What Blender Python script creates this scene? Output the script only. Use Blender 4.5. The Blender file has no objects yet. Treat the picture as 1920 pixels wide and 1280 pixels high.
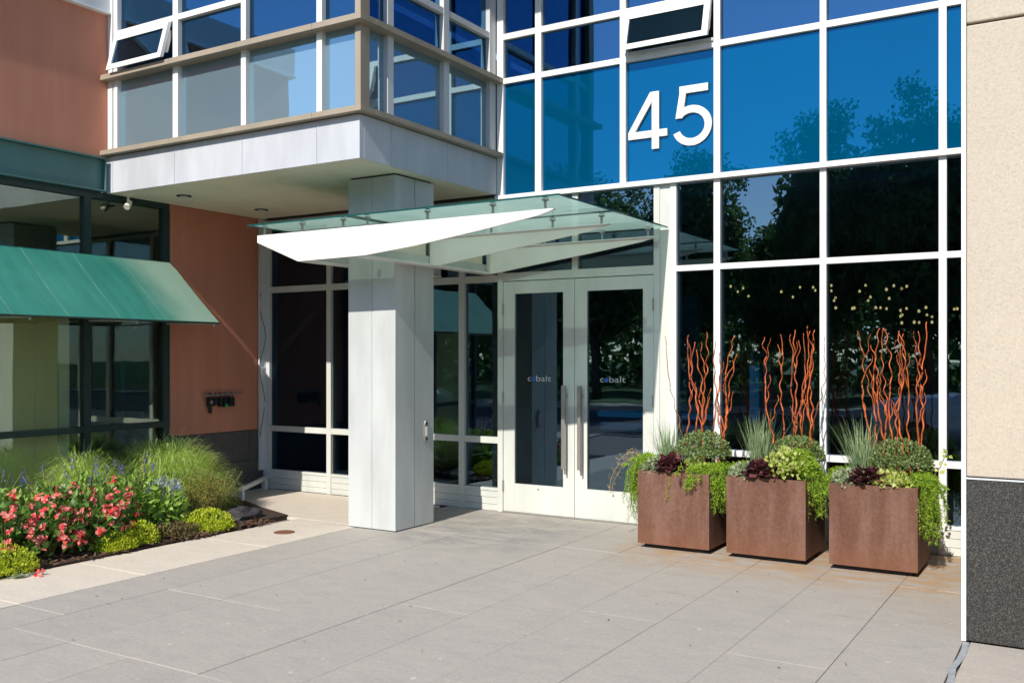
import bpy, bmesh, math, random
from math import sin, cos, pi, radians, sqrt, tan, atan2
from mathutils import Vector, Matrix, Euler

random.seed(11)
scene = bpy.context.scene
C = scene.collection

# ------------------------------------------------------------------ camera
TH = 0.548543
cam = bpy.data.cameras.new('camera')
cam.sensor_width = 36.0
cam.lens = 36.0 * 1791.38 / 1920.0
cam.shift_y = 30.05 / 1920.0
cam.clip_start = 0.05
cam.clip_end = 2000
camo = bpy.data.objects.new('camera', cam)
camo.location = (0, 0, 1.75)
camo.rotation_euler = (radians(90), 0, TH)
C.objects.link(camo)
scene.camera = camo

# ------------------------------------------------------------------ sky, sun
SUN_EL = radians(38.8)
SUN_AZ = radians(4.0)          # light travels towards +Y and a little towards -X
w = bpy.data.worlds.new('World')
scene.world = w
w.use_nodes = True
nt = w.node_tree
nt.nodes.clear()
sky = nt.nodes.new('ShaderNodeTexSky')
sky.sky_type = 'NISHITA'
sky.sun_disc = False
sky.sun_elevation = SUN_EL
sky.sun_rotation = pi - SUN_AZ
sky.altitude = 200
sky.air_density = 1.0
sky.dust_density = 0.2
sky.ozone_density = 3.0
bg = nt.nodes.new('ShaderNodeBackground')
bg.inputs['Strength'].default_value = 0.15
wo = nt.nodes.new('ShaderNodeOutputWorld')
nt.links.new(sky.outputs[0], bg.inputs[0])
nt.links.new(bg.outputs[0], wo.inputs[0])
sl = bpy.data.lights.new('sun', 'SUN')
sl.energy = 4.2
sl.angle = radians(0.53)
sl.color = (1.0, 0.94, 0.85)
so = bpy.data.objects.new('sun', sl)
so.rotation_euler = Vector((-sin(SUN_AZ) * cos(SUN_EL), cos(SUN_AZ) * cos(SUN_EL), -sin(SUN_EL))).to_track_quat('-Z', 'Y').to_euler()
so.location = (2, -20, 18)
C.objects.link(so)
scene.view_settings.view_transform = 'Standard'
scene.view_settings.look = 'None'
scene.view_settings.exposure = 0.42
scene.view_settings.gamma = 1.0
scene.view_settings.use_curve_mapping = False
scene.cycles.max_bounces = 10
scene.cycles.transparent_max_bounces = 24
scene.cycles.caustics_reflective = False
scene.cycles.caustics_refractive = False

# ------------------------------------------------------------------ materials
def new_mat(name):
    m = bpy.data.materials.new(name)
    m.use_nodes = True
    t = m.node_tree
    t.nodes.clear()
    out = t.nodes.new('ShaderNodeOutputMaterial')
    return m, t, out

def N(t, kind, **kw):
    n = t.nodes.new(kind)
    for k, v in kw.items():
        setattr(n, k, v)
    return n

def pos_coord(t, scale=(1, 1, 1)):
    g = N(t, 'ShaderNodeNewGeometry')
    mp = N(t, 'ShaderNodeMapping')
    mp.inputs['Scale'].default_value = scale
    t.links.new(g.outputs['Position'], mp.inputs['Vector'])
    return mp.outputs[0]

def noise(t, vec, scale, detail=4, rough=0.55):
    n = N(t, 'ShaderNodeTexNoise')
    n.inputs['Scale'].default_value = scale
    n.inputs['Detail'].default_value = detail
    n.inputs['Roughness'].default_value = rough
    t.links.new(vec, n.inputs['Vector'])
    return n.outputs[0]

def ramp(t, fac, stops):
    r = N(t, 'ShaderNodeValToRGB')
    cr = r.color_ramp
    while len(cr.elements) > 1:
        cr.elements.remove(cr.elements[-1])
    cr.elements[0].position = stops[0][0]
    cr.elements[0].color = tuple(stops[0][1]) + (1,)
    for p, c in stops[1:]:
        e = cr.elements.new(p)
        e.color = tuple(c) + (1,)
    t.links.new(fac, r.inputs[0])
    return r.outputs[0]

def mixc(t, fac, a, b, blend='MIX'):
    m = N(t, 'ShaderNodeMix', data_type='RGBA', blend_type=blend)
    for sock, v in ((0, fac), (6, a), (7, b)):
        if hasattr(v, 'links') or hasattr(v, 'is_output'):
            t.links.new(v, m.inputs[sock])
        else:
            m.inputs[sock].default_value = v if sock == 0 else (tuple(v) + (1,))
    return m.outputs[2]

def bump(t, height, strength, dist):
    b = N(t, 'ShaderNodeBump')
    b.inputs['Strength'].default_value = strength
    b.inputs['Distance'].default_value = dist
    t.links.new(height, b.inputs['Height'])
    return b.outputs[0]

def principled(t, out, color, rough=0.5, metal=0.0, spec=0.5, normal=None):
    p = N(t, 'ShaderNodeBsdfPrincipled')
    if hasattr(color, 'links'):
        t.links.new(color, p.inputs['Base Color'])
    else:
        p.inputs['Base Color'].default_value = tuple(color) + (1,)
    if hasattr(rough, 'links'):
        t.links.new(rough, p.inputs['Roughness'])
    else:
        p.inputs['Roughness'].default_value = rough
    p.inputs['Metallic'].default_value = metal
    p.inputs['Specular IOR Level'].default_value = spec
    if normal is not None:
        t.links.new(normal, p.inputs['Normal'])
    t.links.new(p.outputs[0], out.inputs['Surface'])
    return p

def painted(name, col, rough=0.45, var=0.06, nscale=3.0, streak=True, bumpy=0.0, spec=0.4, metal=0.0):
    """painted / metal surface with faint streaks and grime"""
    m, t, o = new_mat(name)
    v = pos_coord(t, (1, 1, 0.25) if streak else (1, 1, 1))
    n = noise(t, v, nscale, 5)
    a = tuple(c * (1 - var) for c in col)
    b = tuple(min(1, c * (1 + var)) for c in col)
    c = ramp(t, n, [(0.35, a), (0.65, b)])
    nor = None
    if bumpy:
        nor = bump(t, noise(t, pos_coord(t), 90, 3), bumpy, 0.004)
    principled(t, o, c, rough, metal, spec, nor)
    return m

def stucco(name, col):
    m, t, o = new_mat(name)
    v = pos_coord(t)
    n1 = noise(t, v, 1.3, 5)
    n2 = noise(t, v, 160, 2)
    base = ramp(t, n1, [(0.3, tuple(c * .9 for c in col)), (0.7, tuple(c * 1.08 for c in col))])
    ns = noise(t, pos_coord(t, (2.2, 2.2, 0.22)), 2.0, 4)
    base = mixc(t, 0.6, base, ramp(t, ns, [(0.3, tuple(c * .74 for c in col)), (0.7, tuple(min(1, c * 1.12) for c in col))]))
    c = mixc(t, 0.35, base, ramp(t, n2, [(0.3, tuple(c * .72 for c in col)), (0.7, tuple(min(1, c * 1.25) for c in col))]))
    principled(t, o, c, 0.9, 0, 0.2, bump(t, n2, 0.5, 0.004))
    return m

def speckled(name, col, light, dark, sc=120, rough=0.7, amt=0.55, spec=0.3):
    m, t, o = new_mat(name)
    v = pos_coord(t)
    n0 = noise(t, v, 2.0, 5)
    base = ramp(t, n0, [(0.3, tuple(c * .93 for c in col)), (0.7, tuple(c * 1.05 for c in col))])
    vo = N(t, 'ShaderNodeTexVoronoi')
    vo.inputs['Scale'].default_value = sc
    t.links.new(v, vo.inputs['Vector'])
    sep = N(t, 'ShaderNodeSeparateColor')
    t.links.new(vo.outputs['Color'], sep.inputs[0])
    spk = ramp(t, sep.outputs[0], [(0.0, dark), (0.16, dark), (0.22, col), (0.72, col), (0.80, light), (1.0, light)])
    c = mixc(t, amt, base, spk)
    n3 = noise(t, v, 260, 2)
    c = mixc(t, 0.25, c, ramp(t, n3, [(0.35, tuple(x * .6 for x in col)), (0.65, tuple(min(1, x * 1.3) for x in col))]))
    principled(t, o, c, rough, 0, spec, bump(t, n3, 0.35, 0.003))
    return m

def concrete_walk(name, col, rust=False, slate=False):
    m, t, o = new_mat(name)
    v = pos_coord(t)
    vs = pos_coord(t, (0.8, 1.3, 1))
    n1 = noise(t, v, 0.9, 6, 0.6)
    n2 = noise(t, vs, 5.0, 6, 0.65)
    n3 = noise(t, v, 190, 2)
    base = ramp(t, n1, [(0.25, tuple(c * k for c, k in zip(col, (.80, .82, .85)))), (0.5, col), (0.75, tuple(c * k for c, k in zip(col, (1.16, 1.12, 1.06))))])
    base = mixc(t, 0.5, base, ramp(t, n2, [(0.3, tuple(c * k for c, k in zip(col, (.70, .72, .75)))), (0.5, col), (0.7, tuple(min(1, c * k) for c, k in zip(col, (1.22, 1.17, 1.08))))]))
    oi = N(t, 'ShaderNodeObjectInfo')
    base = mixc(t, 0.15, base, ramp(t, oi.outputs['Random'], [(0.0, tuple(c * .62 for c in col)), (1.0, tuple(min(1, c * 1.3) for c in col))]))
    nb = noise(t, v, 38, 5, 0.75)
    base = mixc(t, 0.34, base, ramp(t, nb, [(0.32, tuple(c * .62 for c in col)), (0.5, col), (0.72, tuple(min(1, c * 1.35) for c in col))]))
    ngum = noise(t, v, 14, 1, 0.3)
    base = mixc(t, ramp(t, ngum, [(0.0, (0, 0, 0)), (0.765, (0, 0, 0)), (0.785, (.45, .45, .45))]), base, tuple(min(1, c * 1.7) for c in col))
    base = mixc(t, 0.18, base, ramp(t, n3, [(0.3, tuple(c * .55 for c in col)), (0.7, tuple(min(1, c * 1.4) for c in col))]))
    if rust:
        # rusty run-off stains in front of the steel planters, darker damp film before the doors
        g = N(t, 'ShaderNodeNewGeometry')
        sp = N(t, 'ShaderNodeSeparateXYZ')
        t.links.new(g.outputs['Position'], sp.inputs[0])
        def mr(val, a, b, c0=0.0, c1=1.0):
            q = N(t, 'ShaderNodeMapRange')
            q.interpolation_type = 'SMOOTHSTEP'
            q.inputs[1].default_value = a
            q.inputs[2].default_value = b
            q.inputs[3].default_value = c0
            q.inputs[4].default_value = c1
            t.links.new(val, q.inputs[0])
            return q.outputs[0]
        def mul(a, b):
            q = N(t, 'ShaderNodeMath', operation='MULTIPLY')
            t.links.new(a, q.inputs[0])
            if hasattr(b, 'links'):
                t.links.new(b, q.inputs[1])
            else:
                q.inputs[1].default_value = b
            return q.outputs[0]
        fx = mr(sp.outputs[0], -4.0, -3.3)
        fy = mr(sp.outputs[1], 7.15, 8.15)
        nz = mr(noise(t, pos_coord(t, (0.7, 2.2, 1)), 3.6, 7, 0.75), 0.42, 0.55)
        mask = mul(mul(fx, fy), nz)
        base = mixc(t, mul(mask, 0.7), base, (0.40, 0.235, 0.10))
        nz2 = mr(noise(t, pos_coord(t, (0.5, 4.0, 1)), 2.6, 4, 0.6), 0.66, 0.70)
        fy2 = mr(sp.outputs[1], 6.0, 6.7)
        base = mixc(t, mul(mul(mul(fx, fy2), nz2), 0.65), base, (0.30, 0.14, 0.06))
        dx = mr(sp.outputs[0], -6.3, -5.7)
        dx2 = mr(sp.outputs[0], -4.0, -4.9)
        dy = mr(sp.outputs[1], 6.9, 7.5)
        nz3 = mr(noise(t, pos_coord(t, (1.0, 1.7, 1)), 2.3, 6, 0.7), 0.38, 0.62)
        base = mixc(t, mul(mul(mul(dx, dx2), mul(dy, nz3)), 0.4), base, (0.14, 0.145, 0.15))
    nor = bump(t, n2 if slate else n3, 0.5 if slate else 0.2, 0.012 if slate else 0.003)
    principled(t, o, base, 0.78, 0, 0.25, nor)
    return m

def glass(name, tint, refl_tint=(1, 1, 1), base=0.10, grazing=0.85):
    """thin coated pane: mirror reflection over tinted see-through"""
    m, t, o = new_mat(name)
    lw = N(t, 'ShaderNodeLayerWeight')
    lw.inputs['Blend'].default_value = 0.5
    mr = N(t, 'ShaderNodeMath', operation='POWER')
    t.links.new(lw.outputs['Facing'], mr.inputs[0])
    mr.inputs[1].default_value = 4.0
    ma = N(t, 'ShaderNodeMath', operation='MULTIPLY_ADD')
    t.links.new(mr.outputs[0], ma.inputs[0])
    ma.inputs[1].default_value = grazing - base
    ma.inputs[2].default_value = base
    tr = N(t, 'ShaderNodeBsdfTransparent')
    tr.inputs[0].default_value = tuple(tint) + (1,)
    gl = N(t, 'ShaderNodeBsdfGlossy')
    gl.inputs['Color'].default_value = tuple(refl_tint) + (1,)
    t.links.new(bump(t, noise(t, pos_coord(t), 1.3, 2), 0.06, 0.02), gl.inputs['Normal'])
    gl.inputs['Roughness'].default_value = 0.0
    mx = N(t, 'ShaderNodeMixShader')
    t.links.new(ma.outputs[0], mx.inputs[0])
    t.links.new(tr.outputs[0], mx.inputs[1])
    t.links.new(gl.outputs[0], mx.inputs[2])
    t.links.new(mx.outputs[0], o.inputs['Surface'])
    return m

def spandrel(name, col, base=0.12, tint=(1, 1, 1)):
    """opaque back-painted glass"""
    m, t, o = new_mat(name)
    n = noise(t, pos_coord(t), 0.8, 3)
    c = ramp(t, n, [(0.3, tuple(x * .93 for x in col)), (0.7, tuple(x * 1.05 for x in col))])
    oi = N(t, 'ShaderNodeObjectInfo')
    c = mixc(t, 0.22, c, ramp(t, oi.outputs['Random'], [(0.0, tuple(x * .6 for x in col)), (1.0, tuple(x * 1.4 for x in col))]))
    d = N(t, 'ShaderNodeBsdfDiffuse')
    t.links.new(c, d.inputs[0])
    gl = N(t, 'ShaderNodeBsdfGlossy')
    gl.inputs['Color'].default_value = tuple(tint) + (1,)
    t.links.new(bump(t, noise(t, pos_coord(t), 1.3, 2), 0.06, 0.02), gl.inputs['Normal'])
    gl.inputs['Roughness'].default_value = 0.0
    lw = N(t, 'ShaderNodeLayerWeight')
    lw.inputs['Blend'].default_value = 0.5
    pw = N(t, 'ShaderNodeMath', operation='POWER')
    t.links.new(lw.outputs['Facing'], pw.inputs[0])
    pw.inputs[1].default_value = 4.0
    ma = N(t, 'ShaderNodeMath', operation='MULTIPLY_ADD')
    t.links.new(pw.outputs[0], ma.inputs[0])
    ma.inputs[1].default_value = 0.8 - base
    ma.inputs[2].default_value = base
    mx = N(t, 'ShaderNodeMixShader')
    t.links.new(ma.outputs[0], mx.inputs[0])
    t.links.new(d.outputs[0], mx.inputs[1])
    t.links.new(gl.outputs[0], mx.inputs[2])
    t.links.new(mx.outputs[0], o.inputs['Surface'])
    return m

def canopy_glass(name):
    m, t, o = new_mat(name)
    n = noise(t, pos_coord(t), 2.5, 4)
    c = ramp(t, n, [(0.3, (0.47, 0.61, 0.57)), (0.7, (0.56, 0.70, 0.655))])
    tl = N(t, 'ShaderNodeBsdfTranslucent')
    t.links.new(c, tl.inputs[0])
    df = N(t, 'ShaderNodeBsdfDiffuse')
    t.links.new(c, df.inputs[0])
    tr = N(t, 'ShaderNodeBsdfTransparent')
    tr.inputs[0].default_value = (0.66, 0.88, 0.84, 1)
    gl = N(t, 'ShaderNodeBsdfGlossy')
    gl.inputs['Roughness'].default_value = 0.02
    m1 = N(t, 'ShaderNodeMixShader')
    m1.inputs[0].default_value = 0.22
    t.links.new(tl.outputs[0], m1.inputs[1])
    t.links.new(df.outputs[0], m1.inputs[2])
    m2 = N(t, 'ShaderNodeMixShader')
    m2.inputs[0].default_value = 0.86
    t.links.new(tr.outputs[0], m2.inputs[1])
    t.links.new(m1.outputs[0], m2.inputs[2])
    lw = N(t, 'ShaderNodeLayerWeight')
    lw.inputs['Blend'].default_value = 0.5
    pw = N(t, 'ShaderNodeMath', operation='POWER')
    t.links.new(lw.outputs['Facing'], pw.inputs[0])
    pw.inputs[1].default_value = 5.0
    ma = N(t, 'ShaderNodeMath', operation='MULTIPLY_ADD')
    t.links.new(pw.outputs[0], ma.inputs[0])
    ma.inputs[1].default_value = 0.35
    ma.inputs[2].default_value = 0.04
    m3 = N(t, 'ShaderNodeMixShader')
    t.links.new(ma.outputs[0], m3.inputs[0])
    t.links.new(m2.outputs[0], m3.inputs[1])
    t.links.new(gl.outputs[0], m3.inputs[2])
    t.links.new(m3.outputs[0], o.inputs['Surface'])
    return m

def leafy(name, cols, trans=0.35, rough=0.5):
    """per-leaf colour variation"""
    m, t, o = new_mat(name)
    g = N(t, 'ShaderNodeNewGeometry')
    k = len(cols)
    c = ramp(t, g.outputs['Random Per Island'], [(i / max(1, k - 1), cols[i]) for i in range(k)])
    p = N(t, 'ShaderNodeBsdfPrincipled')
    t.links.new(c, p.inputs['Base Color'])
    p.inputs['Roughness'].default_value = rough
    p.inputs['Specular IOR Level'].default_value = 0.3
    tl = N(t, 'ShaderNodeBsdfTranslucent')
    t.links.new(c, tl.inputs[0])
    mx = N(t, 'ShaderNodeMixShader')
    mx.inputs[0].default_value = trans
    t.links.new(p.outputs[0], mx.inputs[1])
    t.links.new(tl.outputs[0], mx.inputs[2])
    t.links.new(mx.outputs[0], o.inputs['Surface'])
    return m

def corten(name):
    m, t, o = new_mat(name)
    v = pos_coord(t, (1.3, 1.3, 0.28))
    v2 = pos_coord(t)
    n1 = noise(t, v, 4.0, 6, 0.65)
    n2 = noise(t, v2, 34, 6, 0.8)
    n3 = noise(t, v2, 220, 2)
    c = ramp(t, n1, [(0.36, (0.055, 0.022, 0.015)), (0.50, (0.110, 0.047, 0.032)), (0.64, (0.215, 0.125, 0.10))])
    c = mixc(t, 0.45, c, ramp(t, n2, [(0.36, (0.045, 0.019, 0.014)), (0.5, (0.12, 0.05, 0.032)), (0.64, (0.23, 0.105, 0.058))]))
    nr = noise(t, pos_coord(t, (9, 9, 0.8)), 1.0, 5, 0.65)
    c = mixc(t, 0.16, c, ramp(t, nr, [(0.35, (0.045, 0.02, 0.015)), (0.5, (0.12, 0.055, 0.038)), (0.68, (0.27, 0.17, 0.14))]))
    c = mixc(t, 0.2, c, ramp(t, n3, [(0.35, (0.07, 0.03, 0.02)), (0.65, (0.40, 0.22, 0.14))]))
    # more orange towards the wet foot of the box
    g = N(t, 'ShaderNodeNewGeometry')
    sp = N(t, 'ShaderNodeSeparateXYZ')
    t.links.new(g.outputs['Position'], sp.inputs[0])
    q = N(t, 'ShaderNodeMapRange')
    q.inputs[1].default_value = 0.30
    q.inputs[2].default_value = 0.02
    q.inputs[3].default_value = 0.0
    q.inputs[4].default_value = 0.5
    t.links.new(sp.outputs[2], q.inputs[0])
    c = mixc(t, q.outputs[0], c, (0.21, 0.085, 0.04))
    principled(t, o, c, 0.75, 0.0, 0.3, bump(t, n2, 0.25, 0.003))
    return m

def emit(name, col, s):
    m, t, o = new_mat(name)
    e = N(t, 'ShaderNodeEmission')
    e.inputs[0].default_value = tuple(col) + (1,)
    e.inputs[1].default_value = s
    t.links.new(e.outputs[0], o.inputs['Surface'])
    return m

def awning_mat(name):
    m, t, o = new_mat(name)
    v = pos_coord(t)
    n1 = noise(t, v, 1.1, 4)
    n2 = noise(t, v, 300, 2)
    vs = pos_coord(t, (1.0, 7.0, 1.0))
    n3 = noise(t, vs, 1.2, 3)
    c = ramp(t, n1, [(0.3, (0.022, 0.165, 0.125)), (0.7, (0.045, 0.215, 0.17))])
    c = mixc(t, 0.25, c, ramp(t, n3, [(0.35, (0.01, 0.14, 0.10)), (0.65, (0.05, 0.27, 0.21))]))
    # right end of the canvas shifts to a paler grey green
    g = N(t, 'ShaderNodeNewGeometry')
    sp = N(t, 'ShaderNodeSeparateXYZ')
    t.links.new(g.outputs['Position'], sp.inputs[0])
    ad = N(t, 'ShaderNodeMath', operation='MULTIPLY_ADD')
    t.links.new(n1, ad.inputs[0])
    ad.inputs[1].default_value = 0.7
    t.links.new(sp.outputs[1], ad.inputs[2])
    q = N(t, 'ShaderNodeMapRange')
    q.interpolation_type = 'SMOOTHSTEP'
    q.inputs[1].default_value = 7.05
    q.inputs[2].default_value = 7.85
    q.inputs[3].default_value = 0.0
    q.inputs[4].default_value = 0.6
    t.links.new(ad.outputs[0], q.inputs[0])
    c = mixc(t, q.outputs[0], c, (0.33, 0.41, 0.33))
    principled(t, o, c, 0.8, 0, 0.2, bump(t, n2, 0.15, 0.002))
    return m

M = {}
M['white'] = painted('white_paint', (0.76, 0.76, 0.74), 0.4, 0.08)
M['alu'] = painted('silver_aluminium', (0.58, 0.60, 0.615), 0.42, 0.05)
M['frame'] = painted('grey_green_frame', (0.58, 0.59, 0.545), 0.42, 0.09)
M['column'] = painted('column_cladding', (0.48, 0.495, 0.485), 0.45, 0.13, 2.6)
M['fascia'] = painted('fascia_panel', (0.51, 0.525, 0.555), 0.38, 0.09, 4.0)
M['fin'] = painted('fin_paint', (0.80, 0.765, 0.70), 0.45, 0.05, 2.0)
M['taupe'] = painted('taupe_ledge', (0.34, 0.285, 0.215), 0.5, 0.08)
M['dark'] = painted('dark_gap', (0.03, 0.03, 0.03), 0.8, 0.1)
M['red'] = stucco('red_stucco', (0.54, 0.228, 0.148))
M['beam'] = painted('green_steel', (0.075, 0.17, 0.155), 0.5, 0.12, 2.5)
M['dgreen'] = painted('dark_green_frame', (0.018, 0.040, 0.036), 0.45, 0.1)
M['canvas'] = awning_mat('awning_canvas')
M['seam'] = painted('awning_seam', (0.07, 0.24, 0.19), 0.8, 0.2, 5)
M['precast'] = speckled('precast_concrete', (0.50, 0.435, 0.345), (0.60, 0.54, 0.44), (0.33, 0.28, 0.21), 95, 0.85, 0.30)
M['granite'] = speckled('black_granite', (0.030, 0.029, 0.027), (0.16, 0.15, 0.13), (0.014, 0.014, 0.014), 230, 0.45, 0.7, 0.4)
M['block'] = speckled('grey_stone_block', (0.085, 0.082, 0.075), (0.16, 0.15, 0.14), (0.03, 0.03, 0.03), 140, 0.8, 0.6)
M['paver'] = concrete_walk('grey_stamped_paving', (0.385, 0.352, 0.312), rust=True, slate=True)
M['walk'] = concrete_walk('beige_concrete', (0.60, 0.53, 0.44))
M['walk2'] = concrete_walk('sidewalk_concrete', (0.42, 0.375, 0.32))
M['sealant'] = painted('sealant', (0.31, 0.325, 0.33), 0.6, 0.15, 20, False)
M['joint'] = painted('joint_sand', (0.19, 0.175, 0.155), 0.9, 0.2, 30, False)
M['soffit'] = painted('soffit_render', (0.84, 0.77, 0.62), 0.85, 0.07, 1.5, False, 0.15)
M['corten'] = corten('rusted_steel')
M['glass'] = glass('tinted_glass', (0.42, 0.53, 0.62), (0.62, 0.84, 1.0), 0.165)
M['glass_dimmed'] = glass('dimmed_tinted_glass', (0.30, 0.40, 0.48), (0.55, 0.80, 1.0), 0.075, 0.6)  # same glass as its neighbours, its darker reflection put into the material
M['glass_blue'] = glass('blue_vision_glass', (0.16, 0.28, 0.42), (0.26, 0.62, 1.0), 0.26)
M['glass_green'] = glass('shop_glass', (0.86, 0.90, 0.80), (0.9, 1.0, 0.95), 0.11)
M['span_blue'] = spandrel('blue_spandrel', (0.0, 0.060, 0.138), 0.15, (0.08, 0.50, 1.0))
M['span_grey'] = spandrel('grey_spandrel', (0.155, 0.235, 0.285), 0.36, (0.58, 0.86, 1.0))
M['canopy'] = canopy_glass('frosted_canopy_glass')
M['canopy_body'] = glass('clear_green_glass', (0.80, 0.95, 0.92), (1, 1, 1), 0.04, 0.4)
M['gedge'] = painted('glass_edge', (0.01, 0.07, 0.065), 0.15, 0.1)
M['steel'] = painted('brushed_steel', (0.42, 0.40, 0.37), 0.35, 0.08, 20, True, 0, 0.5, 0.7)
M['gap'] = M['dark']
M['black'] = painted('black_plastic', (0.015, 0.015, 0.016), 0.4, 0.2)
M['greenp'] = painted('green_plastic', (0.02, 0.30, 0.10), 0.4, 0.1)
M['int'] = painted('interior_dark', (0.30, 0.37, 0.46), 0.8, 0.15, 1.0, False)
M['intfloor'] = painted('interior_floor', (0.12, 0.11, 0.10), 0.5, 0.15, 1.0, False)
M['teal'] = painted('turquoise_panel', (0.08, 0.42, 0.60), 0.5, 0.06)
M['blind'] = painted('linen_blind', (0.68, 0.65, 0.42), 0.9, 0.06, 3)
M['bulb'] = emit('bulb_glow', (1.0, 0.55, 0.18), 2.6)
M['duct'] = painted('duct_metal', (0.45, 0.62, 0.66), 0.4, 0.08)
M['mulch'] = leafy('mulch', [(0.05, 0.025, 0.015), (0.12, 0.06, 0.035), (0.20, 0.12, 0.08)], 0.0, 0.9)
M['soil'] = painted('soil', (0.045, 0.028, 0.018), 0.95, 0.3, 40, False, 0.5)
M['rock'] = speckled('dark_rock', (0.045, 0.042, 0.045), (0.10, 0.09, 0.10), (0.02, 0.02, 0.02), 60, 0.8, 0.5)
M['rustlid'] = speckled('rusty_lid', (0.20, 0.085, 0.045), (0.30, 0.15, 0.08), (0.10, 0.04, 0.02), 80, 0.8, 0.5)
M['letter'] = painted('white_vinyl', (0.40, 0.41, 0.43), 0.5, 0.02)
M['letterblue'] = painted('blue_vinyl', (0.02, 0.10, 0.38), 0.5, 0.02)
M['asphalt'] = concrete_walk('asphalt', (0.055, 0.055, 0.058))
M['lawn'] = leafy('lawn', [(0.05, 0.11, 0.02), (0.07, 0.14, 0.03)], 0.0, 0.9)
M['bark'] = painted('bark', (0.07, 0.05, 0.035), 0.9, 0.25, 15, True, 0.5)
M['treeleaf'] = leafy('tree_leaves', [(0.07, 0.14, 0.045), (0.11, 0.20, 0.055), (0.17, 0.27, 0.08)], 0.6)
M['willow'] = painted('curly_willow_bark', (0.46, 0.105, 0.025), 0.45, 0.5, 14, False, 0.5)
M['willow_b'] = painted('brown_willow_bark', (0.34, 0.085, 0.03), 0.5, 0.5, 11, False, 0.5)
M['willowdark'] = painted('dark_willow_bark', (0.22, 0.075, 0.03), 0.5, 0.3, 25)
M['grassblade'] = leafy('ornamental_grass', [(0.34, 0.50, 0.07), (0.54, 0.70, 0.15), (0.72, 0.80, 0.36)], 0.35)
M['rush'] = leafy('blue_green_rush', [(0.18, 0.28, 0.14), (0.28, 0.40, 0.20), (0.40, 0.46, 0.24)], 0.25)
M['mum'] = leafy('mum_leaves', [(0.10, 0.16, 0.045), (0.18, 0.26, 0.08), (0.32, 0.39, 0.16)], 0.25)
M['heuch'] = leafy('burgundy_leaves', [(0.035, 0.010, 0.016), (0.09, 0.022, 0.032), (0.24, 0.085, 0.085)], 0.25)
M['fern'] = leafy('lime_fern', [(0.17, 0.34, 0.02), (0.30, 0.50, 0.03), (0.46, 0.62, 0.06)], 0.4)
M['vari'] = leafy('variegated_leaves', [(0.32, 0.42, 0.06), (0.55, 0.62, 0.16), (0.72, 0.74, 0.34)], 0.35)
M['sage'] = leafy('sage_leaves', [(0.24, 0.32, 0.17), (0.38, 0.45, 0.26), (0.50, 0.55, 0.36)], 0.25)
M['sedum'] = leafy('lime_sedum', [(0.30, 0.40, 0.015), (0.50, 0.58, 0.03), (0.62, 0.66, 0.07)], 0.35)
M['begleaf'] = leafy('begonia_leaves', [(0.04, 0.10, 0.018), (0.09, 0.19, 0.03), (0.18, 0.30, 0.06)], 0.3, 0.35)
M['begflower'] = leafy('coral_petals', [(0.58, 0.02, 0.028), (0.72, 0.04, 0.04), (0.78, 0.12, 0.10), (0.88, 0.42, 0.36)], 0.35)
M['salvleaf'] = leafy('salvia_leaves', [(0.14, 0.27, 0.03), (0.28, 0.44, 0.07), (0.44, 0.58, 0.15)], 0.35)
M['salvflower'] = leafy('blue_petals', [(0.05, 0.05, 0.35), (0.10, 0.12, 0.55), (0.22, 0.24, 0.70)], 0.3)
M['olive'] = leafy('olive_fine_leaves', [(0.15, 0.18, 0.025), (0.30, 0.31, 0.05), (0.42, 0.26, 0.09)], 0.3)
M['silver'] = leafy('silver_leaves', [(0.24, 0.30, 0.31), (0.38, 0.45, 0.47), (0.50, 0.56, 0.60)], 0.2)
M['bronze'] = leafy('bronze_groundcover', [(0.04, 0.05, 0.015), (0.12, 0.09, 0.03), (0.26, 0.18, 0.09)], 0.2)
M['stem'] = painted('stem', (0.16, 0.15, 0.05), 0.7, 0.2, 30, False)
M['tan'] = painted('dry_stem', (0.42, 0.30, 0.14), 0.8, 0.2, 30, False)
M['carpaint'] = painted('silver_blue_car_paint', (0.50, 0.57, 0.66), 0.2, 0.02, 1, False, 0, 0.7, 0.2)
M['carglass'] = glass('car_glass', (0.15, 0.18, 0.2), (1, 1, 1), 0.2)
M['tyre'] = painted('tyre_rubber', (0.015, 0.015, 0.015), 0.8, 0.1)
M['headlamp'] = painted('headlamp', (0.7, 0.72, 0.75), 0.1, 0.02)

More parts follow.
